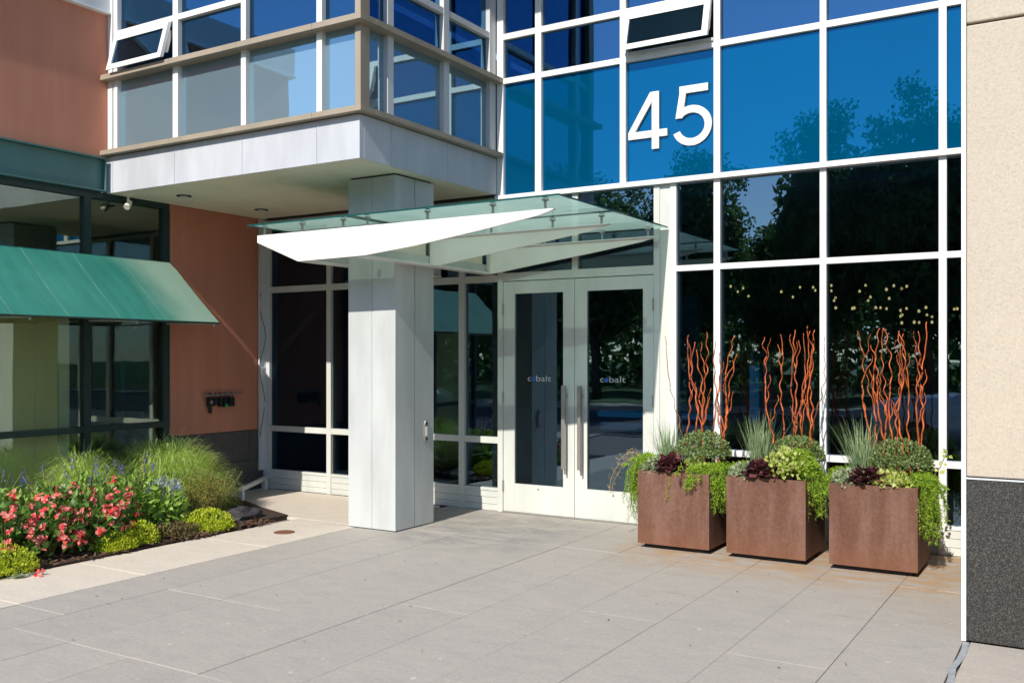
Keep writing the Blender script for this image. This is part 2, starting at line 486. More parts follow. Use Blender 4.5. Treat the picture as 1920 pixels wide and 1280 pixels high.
# ------------------------------------------------------------------ mesh helpers
class MB:
    def __init__(s):
        s.v = []
        s.f = []
    def box(s, x0, x1, y0, y1, z0, z1):
        if x0 > x1: x0, x1 = x1, x0
        if y0 > y1: y0, y1 = y1, y0
        if z0 > z1: z0, z1 = z1, z0
        b = len(s.v)
        s.v += [(x0, y0, z0), (x1, y0, z0), (x1, y1, z0), (x0, y1, z0), (x0, y0, z1), (x1, y0, z1), (x1, y1, z1), (x0, y1, z1)]
        s.f += [(b, b + 3, b + 2, b + 1), (b + 4, b + 5, b + 6, b + 7), (b, b + 1, b + 5, b + 4), (b + 1, b + 2, b + 6, b + 5), (b + 2, b + 3, b + 7, b + 6), (b + 3, b, b + 4, b + 7)]
        return s
    def prism(s, pts, axis, a0, a1):
        """polygon extruded along an axis; pts are the two other coordinates in x,y,z order"""
        def mk(p, a):
            return {'x': (a, p[0], p[1]), 'y': (p[0], a, p[1]), 'z': (p[0], p[1], a)}[axis]
        b = len(s.v)
        n = len(pts)
        s.v += [mk(p, a0) for p in pts] + [mk(p, a1) for p in pts]
        s.f.append(tuple(range(b, b + n)))
        s.f.append(tuple(range(b + 2 * n - 1, b + n - 1, -1)))
        for i in range(n):
            j = (i + 1) % n
            s.f.append((b + i, b + n + i, b + n + j, b + j))
        return s
    def tube(s, pts, rad, sides=6, cap=True):
        pts = [Vector(p) for p in pts]
        n = len(pts)
        if not hasattr(rad, '__len__'):
            rad = [rad] * n
        b = len(s.v)
        for i, p in enumerate(pts):
            d = (pts[min(i + 1, n - 1)] - pts[max(i - 1, 0)])
            if d.length < 1e-9: d = Vector((0, 0, 1))
            d.normalize()
            a = d.cross(Vector((0, 0, 1)))
            if a.length < 0.05: a = d.cross(Vector((1, 0, 0)))
            a.normalize()
            c = d.cross(a)
            for k in range(sides):
                an = 2 * pi * k / sides
                q = p + (a * cos(an) + c * sin(an)) * rad[i]
                s.v.append(tuple(q))
        for i in range(n - 1):
            for k in range(sides):
                k2 = (k + 1) % sides
                s.f.append((b + i * sides + k, b + i * sides + k2, b + (i + 1) * sides + k2, b + (i + 1) * sides + k))
        if cap:
            s.f.append(tuple(b + k for k in range(sides))[::-1])
            s.f.append(tuple(b + (n - 1) * sides + k for k in range(sides)))
        return s
    def quad(s, a, b, c, d):
        i = len(s.v)
        s.v += [tuple(a), tuple(b), tuple(c), tuple(d)]
        s.f.append((i, i + 1, i + 2, i + 3))
        return s
    def leaf(s, base, d, n, L, W, fold=0.15):
        """pointed leaf: two quads folded on the midrib"""
        d = d.normalized()
        sd = d.cross(n)
        if sd.length < 1e-4: sd = d.cross(Vector((1, 0.3, 0.2)))
        sd.normalize()
        up = sd.cross(d)
        i = len(s.v)
        m1 = base + d * (L * 0.42)
        s.v += [tuple(base), tuple(m1 + sd * W * .5 + up * W * fold), tuple(base + d * L - up * L * .08), tuple(m1 - sd * W * .5 + up * W * fold), tuple(m1)]
        s.f += [(i, i + 1, i + 2, i + 4), (i, i + 4, i + 2, i + 3)]
    def blade(s, base, d, L, W, droop, seg=4):
        """arching grass blade"""
        d = Vector(d).normalized()
        h = Vector((d.x, d.y, 0))
        if h.length < 1e-3: h = Vector((random.uniform(-1, 1), random.uniform(-1, 1), 0))
        h.normalize()
        sd = Vector((-h.y, h.x, 0))
        p = Vector(base)
        i = len(s.v)
        for k in range(seg + 1):
            f = k / seg
            wv = W * (1 - f) ** .7 * .5 + W * .04
            s.v += [tuple(p + sd * wv), tuple(p - sd * wv)]
            dd = (d + Vector((0, 0, -1)) * droop * f * f * 2 + h * droop * f * .6)
            dd.normalize()
            p = p + dd * (L / seg)
        for k in range(seg):
            a = i + 2 * k
            s.f.append((a, a + 1, a + 3, a + 2))
    def disc(s, c, r, n=20, axis='z', h=0.01):
        pts = [(cos(2 * pi * k / n) * r, sin(2 * pi * k / n) * r) for k in range(n)]
        if axis == 'z':
            s.prism([(c[0] + p[0], c[1] + p[1]) for p in pts], 'z', c[2], c[2] + h)
        elif axis == 'y':
            s.prism([(c[0] + p[0], c[2] + p[1]) for p in pts], 'y', c[1], c[1] + h)
        else:
            s.prism([(c[1] + p[0], c[2] + p[1]) for p in pts], 'x', c[0], c[0] + h)
        return s
    def build(s, name, mat, parent=None, smooth=False, bevel=0.0):
        me = bpy.data.meshes.new(name)
        me.from_pydata(s.v, [], s.f)
        me.update()
        bm = bmesh.new()
        bm.from_mesh(me)
        bmesh.ops.recalc_face_normals(bm, faces=bm.faces)
        bm.to_mesh(me)
        bm.free()
        if smooth:
            me.polygons.foreach_set('use_smooth', [True] * len(me.polygons))
        me.materials.append(mat)
        o = bpy.data.objects.new(name, me)
        C.objects.link(o)
        if parent: o.parent = parent
        if bevel:
            b = o.modifiers.new('bevel', 'BEVEL')
            b.width = bevel
            b.segments = 2
            b.limit_method = 'ANGLE'
        return o

def leafbuild(mb, name, mat, parent=None):
    me = bpy.data.meshes.new(name)
    me.from_pydata(mb.v, [], mb.f)
    me.update()
    me.materials.append(mat)
    o = bpy.data.objects.new(name, me)
    C.objects.link(o)
    if parent: o.parent = parent
    return o

def tag(o, label=None, cat=None, group=None, kind=None):
    if label: o['label'] = label
    if cat: o['category'] = cat
    if group: o['group'] = group
    if kind: o['kind'] = kind
    return o

def thing(name, label, cat, loc=(0, 0, 0), group=None, kind=None):
    o = bpy.data.objects.new(name, None)
    o.empty_display_size = 0.1
    C.objects.link(o)
    tag(o, label, cat, group, kind)
    # parts are written in world coordinates: the empty carries the base point and the parts undo it
    o.location = loc
    o.matrix_world = Matrix.Translation(loc)
    return o

class Part:
    """builds children in world coordinates under an Empty that sits at the base of the thing"""
    def __init__(s, root): s.r = root
    def __call__(s, name, mb, mat, parent=None, smooth=False, bevel=0.0, leaf=False):
        o = leafbuild(mb, name, mat) if leaf else mb.build(name, mat, None, smooth, bevel)
        p = parent or s.r
        o.parent = p
        o.matrix_parent_inverse = Matrix.Translation(-Vector(s.r.location)) if p is s.r else Matrix.Identity(4)
        return o

def B(*a): return MB().box(*a)

def struct(name, mb, mat, label=None):
    o = mb.build(name, mat)
    o['kind'] = 'structure'
    if label: o['label'] = label
    return o

# ================================================================== SETTING
D = 9.21       # front plane of the glazed facade
XW = -9.55     # plane of the red side wing
YB = 6.83      # front of the projecting bay
XB = -5.83     # right side of the projecting bay
ZS = 3.60      # soffit

struct('ground', B(-400, 400, -400, 400, -0.40, -0.30), M['lawn'], 'flat grassed ground reaching to the horizon')
struct('street', B(-120, 120, -13.0, -1.2, -0.29, -0.15), M['asphalt'], 'asphalt street behind the viewer')
struct('far_sidewalk', B(-120, 120, -15.0, -13.05, -0.28, 0.0), M['walk2'], 'pale concrete sidewalk across the street')
struct('lawn', B(-120, 120, -120, -15.05, -0.28, 0.02), M['lawn'], 'grass verge across the street')

# --- grey stamped paving: slab by slab
pv = struct('pavement', B(-6.52, -0.66, -1.15, 9.6, -0.28, -0.022), M['joint'], 'grey stamped concrete paving before the entrance')
xs = [-6.52, -6.0, -5.40, -4.82, -4.24, -3.65, -3.06, -2.47, -1.88, -1.29, -0.70]
for i in range(len(xs) - 1):
    x0, x1 = xs[i], xs[i + 1]
    ys = [-1.15, -0.6, 3.60, 7.80, D + 0.02]
    extra = {0: [3.96], 1: [4.81], 2: [4.81], 3: [], 4: [5.4], 5: [], 6: [5.9], 7: [], 8: [5.5], 9: [8.6]}[i]
    if i == 0: ys.remove(3.60)
    ys = sorted(ys + extra)
    for j in range(len(ys) - 1):
        g = 0.0013
        dz = random.uniform(-0.0015, 0.0015)
        MB().box(x0 + g, x1 - g, ys[j] + g, ys[j + 1] - g, -0.020, dz).build('paving_slab', M['paver'], pv, bevel=0.004)

# --- beige walk on the left with its joints
wk = struct('walkway', B(-9.52, -6.53, -1.15, 9.2, -0.28, -0.03), M['joint'], 'pale beige concrete walkway beside the flower bed')
wy = [-1.15, 0.9, 2.4, 3.96, 5.02, 6.35, 7.66]
for j in range(len(wy) - 1):
    B(-7.40, -6.526, wy[j] + .003, wy[j + 1] - .003, -0.029, 0.003).build('walkway_slab', M['walk'], wk, bevel=0.004)
B(-9.50, -6.606, 7.667, 9.19, -0.029, 0.003).build('walkway_slab', M['walk'], wk, bevel=0.004)
B(-6.606, -6.526, 7.667, 7.70, -0.029, 0.002).build('walkway_slab', M['walk'], wk)
sw = struct('sidewalk', B(-0.655, 60, -1.15, 6.48, -0.28, 0.002), M['walk2'], 'plain concrete sidewalk at the foot of the stone pier')
struct('sidewalk_left', B(-60, -9.56, -1.15, 3.9, -0.28, -0.004), M['walk2'])
struct('kerb', B(-120, 120, -1.2, -1.152, -0.29, 0.0), M['walk2'])
mb = MB()
pts = []
for k in range(40):
    y = -1.1 + k * (6.46 + 1.1) / 39
    pts.append((-0.678 + 0.010 * sin(k * 1.7) + random.uniform(-.004, .004), y))
poly = [(x - 0.016, y) for x, y in pts] + [(x + 0.020, y) for x, y in reversed(pts)]
for k in range(39):
    mb.quad((pts[k][0] - .016, pts[k][1], .006), (pts[k][0] + .02, pts[k][1], .006), (pts[k + 1][0] + .02, pts[k + 1][1], .006), (pts[k + 1][0] - .016, pts[k + 1][1], .006))
mb.build('joint_sealant', M['sealant'], sw)

# --- planting bed soil
mb = MB()
edge = [(-7.40, 3.2), (-7.41, 4.3), (-7.43, 4.8), (-7.40, 5.3), (-7.44, 5.9), (-7.38, 6.4), (-7.47, 6.9), (-7.60, 7.3), (-7.58, 7.68), (-8.3, 7.95), (-9.0, 8.3), (-9.46, 8.4), (-9.46, 3.2)]
mb.prism(edge, 'z', -0.25, 0.022)
struct('planting_bed', mb, M['soil'], 'mulched planting bed between the walkway and the red wing')

# ================================================================== GLAZED FACADE
cw = thing('curtain_wall', 'white framed glass curtain wall around the entrance, blue upper panes and dark lower panes', 'glass facade', (-4.5, D, 0))
P = Part(cw)
GY = D + 0.045         # glass plane
def vmull(x0, x1, z0, z1, mat='white', y0=D, y1=D + 0.16):
    return P('mullion', B(x0, x1, y0, y1, z0, z1), M[mat])
def hmull(x0, x1, z0, z1, mat='white', y0=D + 0.003, y1=D + 0.15):
    return P('transom', B(x0, x1, y0, y1, z0, z1), M[mat])
def pane(x0, x1, z0, z1, mat, name='pane'):
    return P(name, B(x0, x1, GY, GY + 0.012, z0, z1), M[mat])

TOP = 7.4
mux = [(-5.83, -5.745), (-5.328, -5.25), (-4.293, -4.227), (-3.264, -3.198), (-2.224, -2.164), (-1.190, -1.126), (-0.2, -0.14)]
# main transom band, proud, with a shaded underside
P('band', B(-5.83, 0.0, D - 0.045, D + 0.15, 3.533, 3.584), M['white'])
for (a, b) in mux:
    vmull(a, b, 3.584, TOP)
for i in range(len(mux) - 1):
    a, b = mux[i][1], mux[i + 1][0]
    for (z0, z1) in ((4.854, 4.915), (5.354, 5.42), (6.4, 6.46)):
        hmull(a, b, z0, z1)
    pane(a, b, 3.584, 4.854, 'span_blue', 'spandrel_pane')
    if i != 2:
        pane(a, b, 4.915, 5.354, 'glass_blue')
    pane(a, b, 5.42, 6.4, 'glass_blue')
    pane(a, b, 6.46, TOP, 'glass_blue')
# open sash over the house number
sx0, sx1 = mux[2][1] + .012, mux[3][0] - .012
tilt = radians(15)
H = 0.415
def sashpt(u, v, off):        # u along X, v down from hinge
    return (u, D - 0.012 - v * sin(tilt) - off * cos(tilt), 5.345 - v * cos(tilt) + off * sin(tilt) * -1)
def sashbar(mb, u0, u1, v0, v1, o0, o1):
    b = len(mb.v)
    mb.v += [sashpt(u, v, o) for o in (o0, o1) for v in (v0, v1) for u in (u0, u1)]
    mb.f += [(b, b + 1, b + 3, b + 2), (b + 4, b + 6, b + 7, b + 5), (b, b + 4, b + 5, b + 1), (b + 2, b + 3, b + 7, b + 6), (b, b + 2, b + 6, b + 4), (b + 1, b + 5, b + 7, b + 3)]
mb = MB()
fw = 0.062
sashbar(mb, sx0, sx1, 0, fw, 0, .045)
sashbar(mb, sx0, sx1, H - fw, H, 0, .045)
sashbar(mb, sx0, sx0 + fw, fw, H - fw, 0, .045)
sashbar(mb, sx1 - fw, sx1, fw, H - fw, 0, .045)
sash = P('open_sash', mb, M['white'])
mb = MB()
sashbar(mb, sx0 + fw, sx1 - fw, fw, H - fw, .018, .026)
P('sash_pane', mb, M['glass_blue'], sash)
mb = MB()
sashbar(mb, sx1 - .012, sx1 - .004, .12, H - .06, -.035, -.005)
sashbar(mb, sx0 + .004, sx0 + .012, .12, H - .06, -.035, -.005)
P('sash_stay', mb, M['steel'], sash)
P('sash_sill', B(sx0 - .01, sx1 + .01, D - .02, D + .10, 4.917, 4.945), M['alu'])

# lower right lights
P('post', B(-3.907, -3.842, D - .004, D + .16, 0, 3.53), M['frame'])
P('post', B(-3.725, -3.661, D, D + .16, 0, 3.53), M['white'])
P('infill_panel', B(-3.842, -3.725, D + .012, D + .10, 0, 3.53), M['frame'])
for (a, b) in mux[3:]:
    vmull(a, b, 0, 3.53)
cols = [(-3.661, mux[3][0])] + [(mux[i][1], mux[i + 1][0]) for i in range(3, len(mux) - 1)]
for a, b in cols:
    hmull(a, b, 2.631, 2.688)
    hmull(a, b, 0.772, 0.833)
    hmull(a, b, 0.229, 0.262)
    pane(a, b, 2.688, 3.53, 'glass')
    pane(a, b, 0.833, 2.631, 'glass')
    pane(a, b, 0.262, 0.772, 'glass')
    for (z0, z1) in ((0.004, .072), (.076, .150), (.154, .229)):
        P('kick_board', B(a, b, D + .012, D + .09, z0, z1), M['frame'])
# left lights, beside and behind the column
P('jamb', B(-9.545, -9.43, D, D + .16, 0, 3.58), M['alu'])
lm = [(-8.4166, -8.344), (-7.37, -7.30), (-6.36, -6.284)]
for a, b in lm: vmull(a, b, 0, 3.53, 'frame')
P('door_post', B(-5.817, -5.749, D - .004, D + .16, 0, 3.53), M['frame'])
P('head_rail', B(-9.43, -5.83, D - .01, D + .15, 3.533, 3.59), M['frame'])
cols = [(-9.43, lm[0][0]), (lm[0][1], lm[1][0]), (lm[1][1], lm[2][0]), (lm[2][1], -5.817)]
for a, b in cols:
    hmull(a, b, 2.612, 2.69, 'frame')
    hmull(a, b, 0.771, 0.843, 'frame')
    hmull(a, b, 0.229, 0.262, 'frame')
    gk = 'glass_dimmed' if a < -8.0 else 'glass'  # left panes take the dimmed copy of the same glass
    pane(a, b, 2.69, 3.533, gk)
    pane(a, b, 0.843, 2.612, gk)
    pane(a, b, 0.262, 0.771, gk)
    for (z0, z1) in ((0.004, .072), (.076, .150), (.154, .229)):
        P('kick_board', B(a, b, D + .012, D + .09, z0, z1), M['frame'])
# over the doors
hmull(-5.749, -3.907, 2.615, 2.706, 'frame')
vmull(-4.865, -4.795, 2.706, 3.53, 'frame')
pane(-5.749, -4.865, 2.706, 3.533, 'glass')
pane(-4.795, -3.907, 2.706, 3.533, 'glass')
P('threshold', B(-5.749, -3.907, D - .03, D + .14, 0.003, 0.012), M['steel'])

# ---- house number
def text_mesh(body, extrude, offset=0.0):
    cu = bpy.data.curves.new('text', 'FONT')
    cu.body = body
    cu.size = 1.0
    cu.extrude = extrude
    cu.offset = offset
    cu.resolution_u = 6
    ob = bpy.data.objects.new('text', cu)
    C.objects.link(ob)
    dg = bpy.context.evaluated_depsgraph_get()
    dg.update()
    me = bpy.data.meshes.new_from_object(ob.evaluated_get(dg))
    bpy.data.objects.remove(ob)
    bpy.data.curves.remove(cu)
    return me

def place_text(name, body, x0, x1, z0, z1, y, thick, mat, parent, offset=0.0):
    me = text_mesh(body, 0.1, offset)
    xs_ = [v.co.x for v in me.vertices]
    ys_ = [v.co.y for v in me.vertices]
    ax, bx = min(xs_), max(xs_)
    ay, by = min(ys_), max(ys_)
    for v in me.vertices:
        X = x0 + (v.co.x - ax) / (bx - ax) * (x1 - x0)
        Z = z0 + (v.co.y - ay) / (by - ay) * (z1 - z0)
        Y = y if v.co.z > 0 else y + thick
        v.co = (X, Y, Z)
    me.materials.clear()
    me.materials.append(mat)
    me.update()
    o = bpy.data.objects.new(name, me)
    C.objects.link(o)
    if parent:
        o.parent = parent
        o.matrix_parent_inverse = Matrix.Translation(-Vector(parent.location))
    return o

hn = thing('house_number', 'large white raised house number 45 on the blue glass', 'number sign', (-3.75, D + .02, 3.91))
def digit(polys, x0, x1, z0, z1):
    mb = MB()
    for k, pg in enumerate(polys):
        mb.prism([(x0 + u * (x1 - x0), z0 + v * (z1 - z0)) for u, v in pg], 'y', GY - .035 + .0006 * k, GY - .004)
    o = mb.build('digit', M['white'])
    o.parent = hn
    o.matrix_parent_inverse = Matrix.Translation(-Vector(hn.location))
digit([[(.61, 0), (.79, 0), (.79, 1), (.61, 1)], [(0, .205), (.61, .205), (.61, .33), (0, .33)], [(.79, .205), (1, .205), (1, .33), (.79, .33)], [(0, .33), (.17, .33), (.61, .83), (.61, 1), (.565, 1)]], -4.200, -3.765, 3.912, 4.505)
arc = []
nn = 30
for k in range(nn):
    q = []
    for kk, inner in ((k, 0), (k + 1, 0), (k + 1, 1), (k, 1)):
        an = radians(140 - 300 * kk / nn)
        rx, rz = (.50, .335) if not inner else (.325, .212)
        q.append((.50 + rx * cos(an), .332 + rz * sin(an)))
    arc.append(q)
digit([[(.20, .877), (.91, .877), (.91, 1), (.20, 1)], [(.20, .88), (.365, .88), (.275, .47), (.10, .47)]] + arc, -3.716, -3.290, 3.905, 4.512)

# ---- the two doors
def door(x0, x1, hinge_left, label):
    t = thing('entrance_door', label, 'door', ((x0 + x1) / 2, D, 0.012), 'pair of entrance doors')
    Q = Part(t)
    y0, y1 = D + .002, D + .05
    if hinge_left: gx0, gx1 = x0 + .148, x1 - .138
    else: gx0, gx1 = x0 + .149, x1 - .117
    Q('stile', B(x0, gx0, y0, y1, .014, 2.606), M['frame'])
    Q('stile', B(gx1, x1, y0, y1, .014, 2.606), M['frame'])
    Q('top_rail', B(gx0, gx1, y0 + .002, y1, 2.468, 2.606), M['frame'])
    Q('bottom_rail', B(gx0, gx1, y0 + .002, y1, .014, .331), M['frame'])
    Q('pane', B(gx0, gx1, y0 + .022, y0 + .030, .331, 2.468), M['glass'])
    Q('lock_cylinder', MB().disc(((x0 + x1) / 2, y0 - .004, .285), .008, 12, 'y', .01), M['black'])
    # pull handle: square bar on two posts
    hx = gx1 + .02 if hinge_left else gx0 - .078
    hb = B(hx, hx + .042, D - .085, D - .045, .54, 1.447)
    h = Q('pull_handle', hb, M['steel'], bevel=.004)
    for z in (.66, 1.33):
        Q('handle_post', MB().tube([(hx + .021, D - .05, z), (hx + .021, D + .003, z)], .012, 8), M['steel'], h)
    Q('handle_foot', B(hx + .024, hx + .040, D - .062, D - .046, .488, .54), M['steel'], h)
    hz = x0 if hinge_left else x1
    for z in (.30, 1.30, 2.30):
        Q('hinge', MB().tube([(hz, D - .008, z - .06), (hz, D - .008, z + .06)], .010, 8), M['steel'])
    # lettering on the pane
    cx = -5.285 if hinge_left else -4.385
    Wd = 0.30
    z0 = 1.485
    yy = y0 + .019
    lt = thing('door_lettering', 'small white cobalt lettering on the ' + ('left' if hinge_left else 'right') + ' door pane', 'lettering', (cx, yy, z0), 'cobalt lettering')
    place_text('letter', 'c', cx - Wd * .5, cx - Wd * .5 + .045, z0, z0 + .044, yy, .002, M['letter'], lt)
    mbo = MB().disc((cx - Wd * .5 + .076, yy, z0 + .023), .025, 20, 'y', .002)
    o = mbo.build('letter_disc', M['letterblue'], lt)
    o.matrix_parent_inverse = Matrix.Translation(-Vector(lt.location))
    place_text('letter', 'balt', cx - Wd * .5 + .108, cx + Wd * .5, z0, z0 + .064, yy, .002, M['letter'], lt)
    return t
door(-5.743, -4.836, True, 'left white framed glass entrance door with hinges beside the sidelight')
door(-4.830, -3.912, False, 'right white framed glass entrance door next to the planters')

# ---- rooms behind the glass
struct('interior_floor', B(-9.50, 3.0, D + .17, 18, -0.25, 0.0), M['intfloor'])
struct('interior_wall', B(-9.50, 3.0, 17.0, 17.2, 0, 7.3), M['int'])
struct('interior_ceiling', B(-9.50, 3.0, D + .17, 17, 3.42, 3.60), M['int'])
struct('interior_side_wall', B(-9.72, -9.56, 9.215, 17.2, 0, 7.3), M['int'])
struct('interior_side_wall', B(3.0, 3.2, D, 17.2, -.25, 7.3), M['int'])
struct('roof', B(-9.56, 3.2, YB + .1, 17.2, 7.41, 7.6), M['alu'])
ctr = thing('reception_counter', 'turquoise topped reception counter seen through the doors', 'counter', (-5.6, 12.2, 0))
Q = Part(ctr)
Q('counter_top', B(-7.4, -4.2, 12.0, 12.6, .93, 1.0), M['teal'])
Q('counter_front', B(-7.3, -4.3, 12.1, 12.5, 0, .93), M['int'])
fr = thing('turquoise_frame', 'turquoise vertical frame standing inside behind the right door', 'frame', (-4.75, 12.9, 0))
Q = Part(fr)
Q('upright', B(-4.98, -4.76, 12.8, 12.95, 0, 2.6), M['teal'])
Q('foot', B(-5.4, -4.76, 12.70, 12.98, 1.02, 1.10), M['teal'])
fr = thing('turquoise_frame', 'turquoise upright with a broad edge inside, behind the middle planter', 'frame', (-3.45, 11.6, 0))
Q = Part(fr)
Q('upright', B(-3.62, -3.50, 11.5, 11.65, 0, 1.75), M['teal'])
Q('upright', B(-3.44, -3.36, 11.5, 11.65, 0, 1.75), M['teal'])
Q('shelf', B(-3.62, -3.36, 11.49, 11.66, 1.752, 1.80), M['teal'])
dct = thing('ventilation_duct', 'ribbed pale duct behind the upper right panes', 'duct', (-2.4, 11, 4.8))
Q = Part(dct)
mbd = MB()
mbd.tube([(-3.2, 10.9, 5.35), (-1.9, 10.9, 5.35)], .30, 20)
body = Q('duct_body', mbd, M['duct'], smooth=True)
for k in range(11):
    x = -3.15 + k * .12
    Q('rib', MB().tube([(x, 10.9, 5.35), (x + .02, 10.9, 5.35)], .312, 20), M['duct'], body)
mbd = MB().tube([(-2.0, 10.9, 5.45), (-1.75, 10.9, 5.8), (-1.65, 10.9, 6.9)], [.26, .26, .24], 16)
Q('duct_bend', mbd, M['duct'], body, smooth=True)
cl = thing('interior_column', 'turquoise painted column behind the top right pane', 'column', (-2.0, 10.4, 3.6))
Part(cl)('column_shaft', B(-2.22, -1.92, 10.3, 10.6, 3.6, 7.4), M['teal'])
# pendant bulbs of the lobby: hung at two depths
bl = [(232, 570), (232, 630), (28, 590), (52, 625), (280, 708), (263, 740), (282, 822), (550, 635), (617, 568), (672, 700), (646, 740), (852, 615), (935, 572), (1022, 605), (1080, 580), (884, 715), (470, 828), (490, 822), (732, 818), (785, 820), (853, 830), (1013, 850), (1078, 828), (1027, 900), (1012, 915), (1025, 990), (1165, 982), (1220, 985), (1218, 858), (1297, 818), (1308, 900), (1365, 922), (1365, 982), (1615, 835), (1650, 832), (-200, 700), (-330, 640), (-120, 590), (-760, 600), (-820, 640), (-700, 690), (-900, 580)]
def proj_pt(px, py, Y):
    u = (px - 960) / 1791.38
    d = Vector((-sin(TH) + cos(TH) * u, cos(TH) + sin(TH) * u, (670.05 - py) / 1791.38))
    return Vector((0, 0, 1.75)) + d * (Y / d.y)
rb = random.Random(5)
for (a, b) in bl:
    p = proj_pt(1520 + a / 6, 440 + b / 6, rb.uniform(12.0, 14.5))
    t = thing('pendant_bulb', 'small warm glowing bulb on a thin cord inside the lobby', 'light bulb', tuple(p), 'lobby pendant bulbs')
    Q = Part(t)
    mbb = MB()
    prof = [(0.0, -.020), (.012, -.016), (.017, -.002), (.013, .010), (.004, .020)]
    mbb.tube([(p.x, p.y, p.z + z) for r, z in prof], [max(r, .002) for r, z in prof], 8)
    Q('bulb', mbb, M['bulb'], smooth=True)
    Q('cord', MB().tube([(p.x, p.y, p.z + .020), (p.x, p.y, 3.42)], .003, 4), M['black'])

# ================================================================== PROJECTING BAY
bay = thing('projecting_bay', 'glazed bay projecting over the entrance with taupe ledges and pale fascia', 'bay window', (-7.6, YB, ZS))
P = Part(bay)
Z1, Z2 = 4.02, 4.07        # lower ledge
Z3, Z4 = 4.862, 4.917      # upper ledge
# fascia panels
fx = [-9.55, -9.442, -8.40, -7.376, -6.364, XB]
for a, b in zip(fx[:-1], fx[1:]):
    P('fascia_panel', B(a + .002, b - .002, YB, YB + .06, ZS + .002, Z1 - .01), M['fascia'])
fy = [YB + .062, 7.298, 8.236, D - .06]
for a, b in zip(fy[:-1], fy[1:]):
    P('fascia_panel', B(XB - .06, XB, a + .002, b - .002, ZS + .002, Z1 - .01), M['fascia'])
P('end_trim', B(XB - .06, XB - .004, D - .058, D - .003, ZS + .002, Z1 - .01), M['alu'])
P('fascia_core', B(XW + .01, XB - .065, YB + .065, D - .05, ZS + .05, Z1 - .02), M['dark'])
# soffit
P('soffit', B(XW + .012, XB - .012, YB + .012, D - .012, ZS, ZS + .045), M['soffit'])
P('soffit_patch', B(-7.35, -6.6, 7.30, 7.75, ZS - .004, ZS), M['soffit'])
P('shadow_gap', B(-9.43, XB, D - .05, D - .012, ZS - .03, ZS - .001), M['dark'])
# ledges, in lengths with butt joints
def ledge(z0, z1, pr):
    xs_ = [XW - .07, -9.44, -8.388, -7.373, -6.350, XB + pr]
    for a, b in zip(xs_[:-1], xs_[1:]):
        P('ledge_length', B(a + .0015, b - .0015, YB - pr, YB + .14, z0, z1), M['taupe'])
    ys_ = [YB + .14, 7.3126, D - .002]
    for a, b in zip(ys_[:-1], ys_[1:]):
        P('ledge_length', B(XB - .14, XB + pr, a + .0015, b - .0015, z0, z1), M['taupe'])
ledge(Z1, Z2, .085)
ledge(Z3, Z4, .085)
# bay mullions
fm = [(-9.545, -9.465), (-9.44, -9.376), (-8.444, -8.362), (-7.407, -7.338), (-6.380, -6.311), (-5.898, XB)]
rm = [(7.257, 7.3475), (8.188, 8.285), (9.08, 9.205)]
YM = YB + .012
for k, (a, b) in enumerate(fm):
    mt = 'white' if k < 5 else 'taupe'
    P('mullion', B(a, b, YM, YM + .13, Z2, Z3), M[mt])
    P('mullion', B(a, b, YM, YM + .13, Z4, TOP), M[mt])
XM = XB - .012
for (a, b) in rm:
    P('mullion', B(XM - .13, XM, a, b, Z2, Z3), M['alu'])  # grey where the front is white: side face shade put into the colour
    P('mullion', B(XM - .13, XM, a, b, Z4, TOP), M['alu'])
gy = YM + .055
gx = XM - .055
for i in range(1, 5):
    a, b = fm[i][1], fm[i + 1][0]
    P('spandrel_pane', B(a, b, gy, gy + .012, Z2, Z3), M['span_grey'])
    P('transom', B(a, b, YM + .003, YM + .12, 5.354, 5.415), M['white']) if i < 3 else None
    P('transom', B(a, b, YM + .003, YM + .12, 6.4, 6.46), M['white'])
    if i == 1:
        P('pane', B(a, b, gy, gy + .01, 5.415, 6.4), M['glass_blue'])
    elif i == 2:
        P('pane', B(a, b, gy, gy + .01, Z4, 5.354), M['glass_blue'])
        P('pane', B(a, b, gy, gy + .01, 5.415, 6.4), M['glass_blue'])
    else:
        P('pane', B(a, b, gy, gy + .01, Z4, 6.4), M['glass_blue'])
    P('pane', B(a, b, gy, gy + .01, 6.46, TOP), M['glass_blue'])
P('closure_strip', B(-9.465, -9.44, YM + .03, YM + .12, Z2, TOP), M['alu'])
yy = [YM + .13] + [v for p in rm for v in p] + [D - .002]
for i in range(0, 8, 2):
    a, b = yy[i], yy[i + 1]
    if b - a < .03: continue
    P('spandrel_pane', B(gx - .012, gx, a, b, Z2, Z3), M['span_grey'])
    P('transom', B(XM - .12, XM - .003, a, b, 5.354, 5.42), M['alu'])  # greyed like the side mullions, shade in the colour
    P('pane', B(gx - .01, gx, a, b, Z4, 5.354), M['glass_blue'])
    P('pane', B(gx - .01, gx, a, b, 5.42, TOP), M['glass_blue'])
# open sash of the bay
sx0, sx1 = fm[1][1] + .012, fm[2][0] - .012
def sashpt(u, v, off):
    return (u, YM - .004 - v * sin(tilt) - off * cos(tilt), 5.345 - v * cos(tilt) - off * sin(tilt))
mb = MB()
sashbar(mb, sx0, sx1, 0, fw, 0, .045)
sashbar(mb, sx0, sx1, H - fw, H, 0, .045)
sashbar(mb, sx0, sx0 + fw, fw, H - fw, 0, .045)
sashbar(mb, sx1 - fw, sx1, fw, H - fw, 0, .045)
sash = P('open_sash', mb, M['white'])
mb = MB()
sashbar(mb, sx0 + fw, sx1 - fw, fw, H - fw, .018, .026)
P('sash_pane', mb, M['glass_blue'], sash)
mb = MB()
sashbar(mb, sx1 - .010, sx1 - .003, .10, H - .05, -.05, -.005)
P('sash_stay', mb, M['steel'], sash)
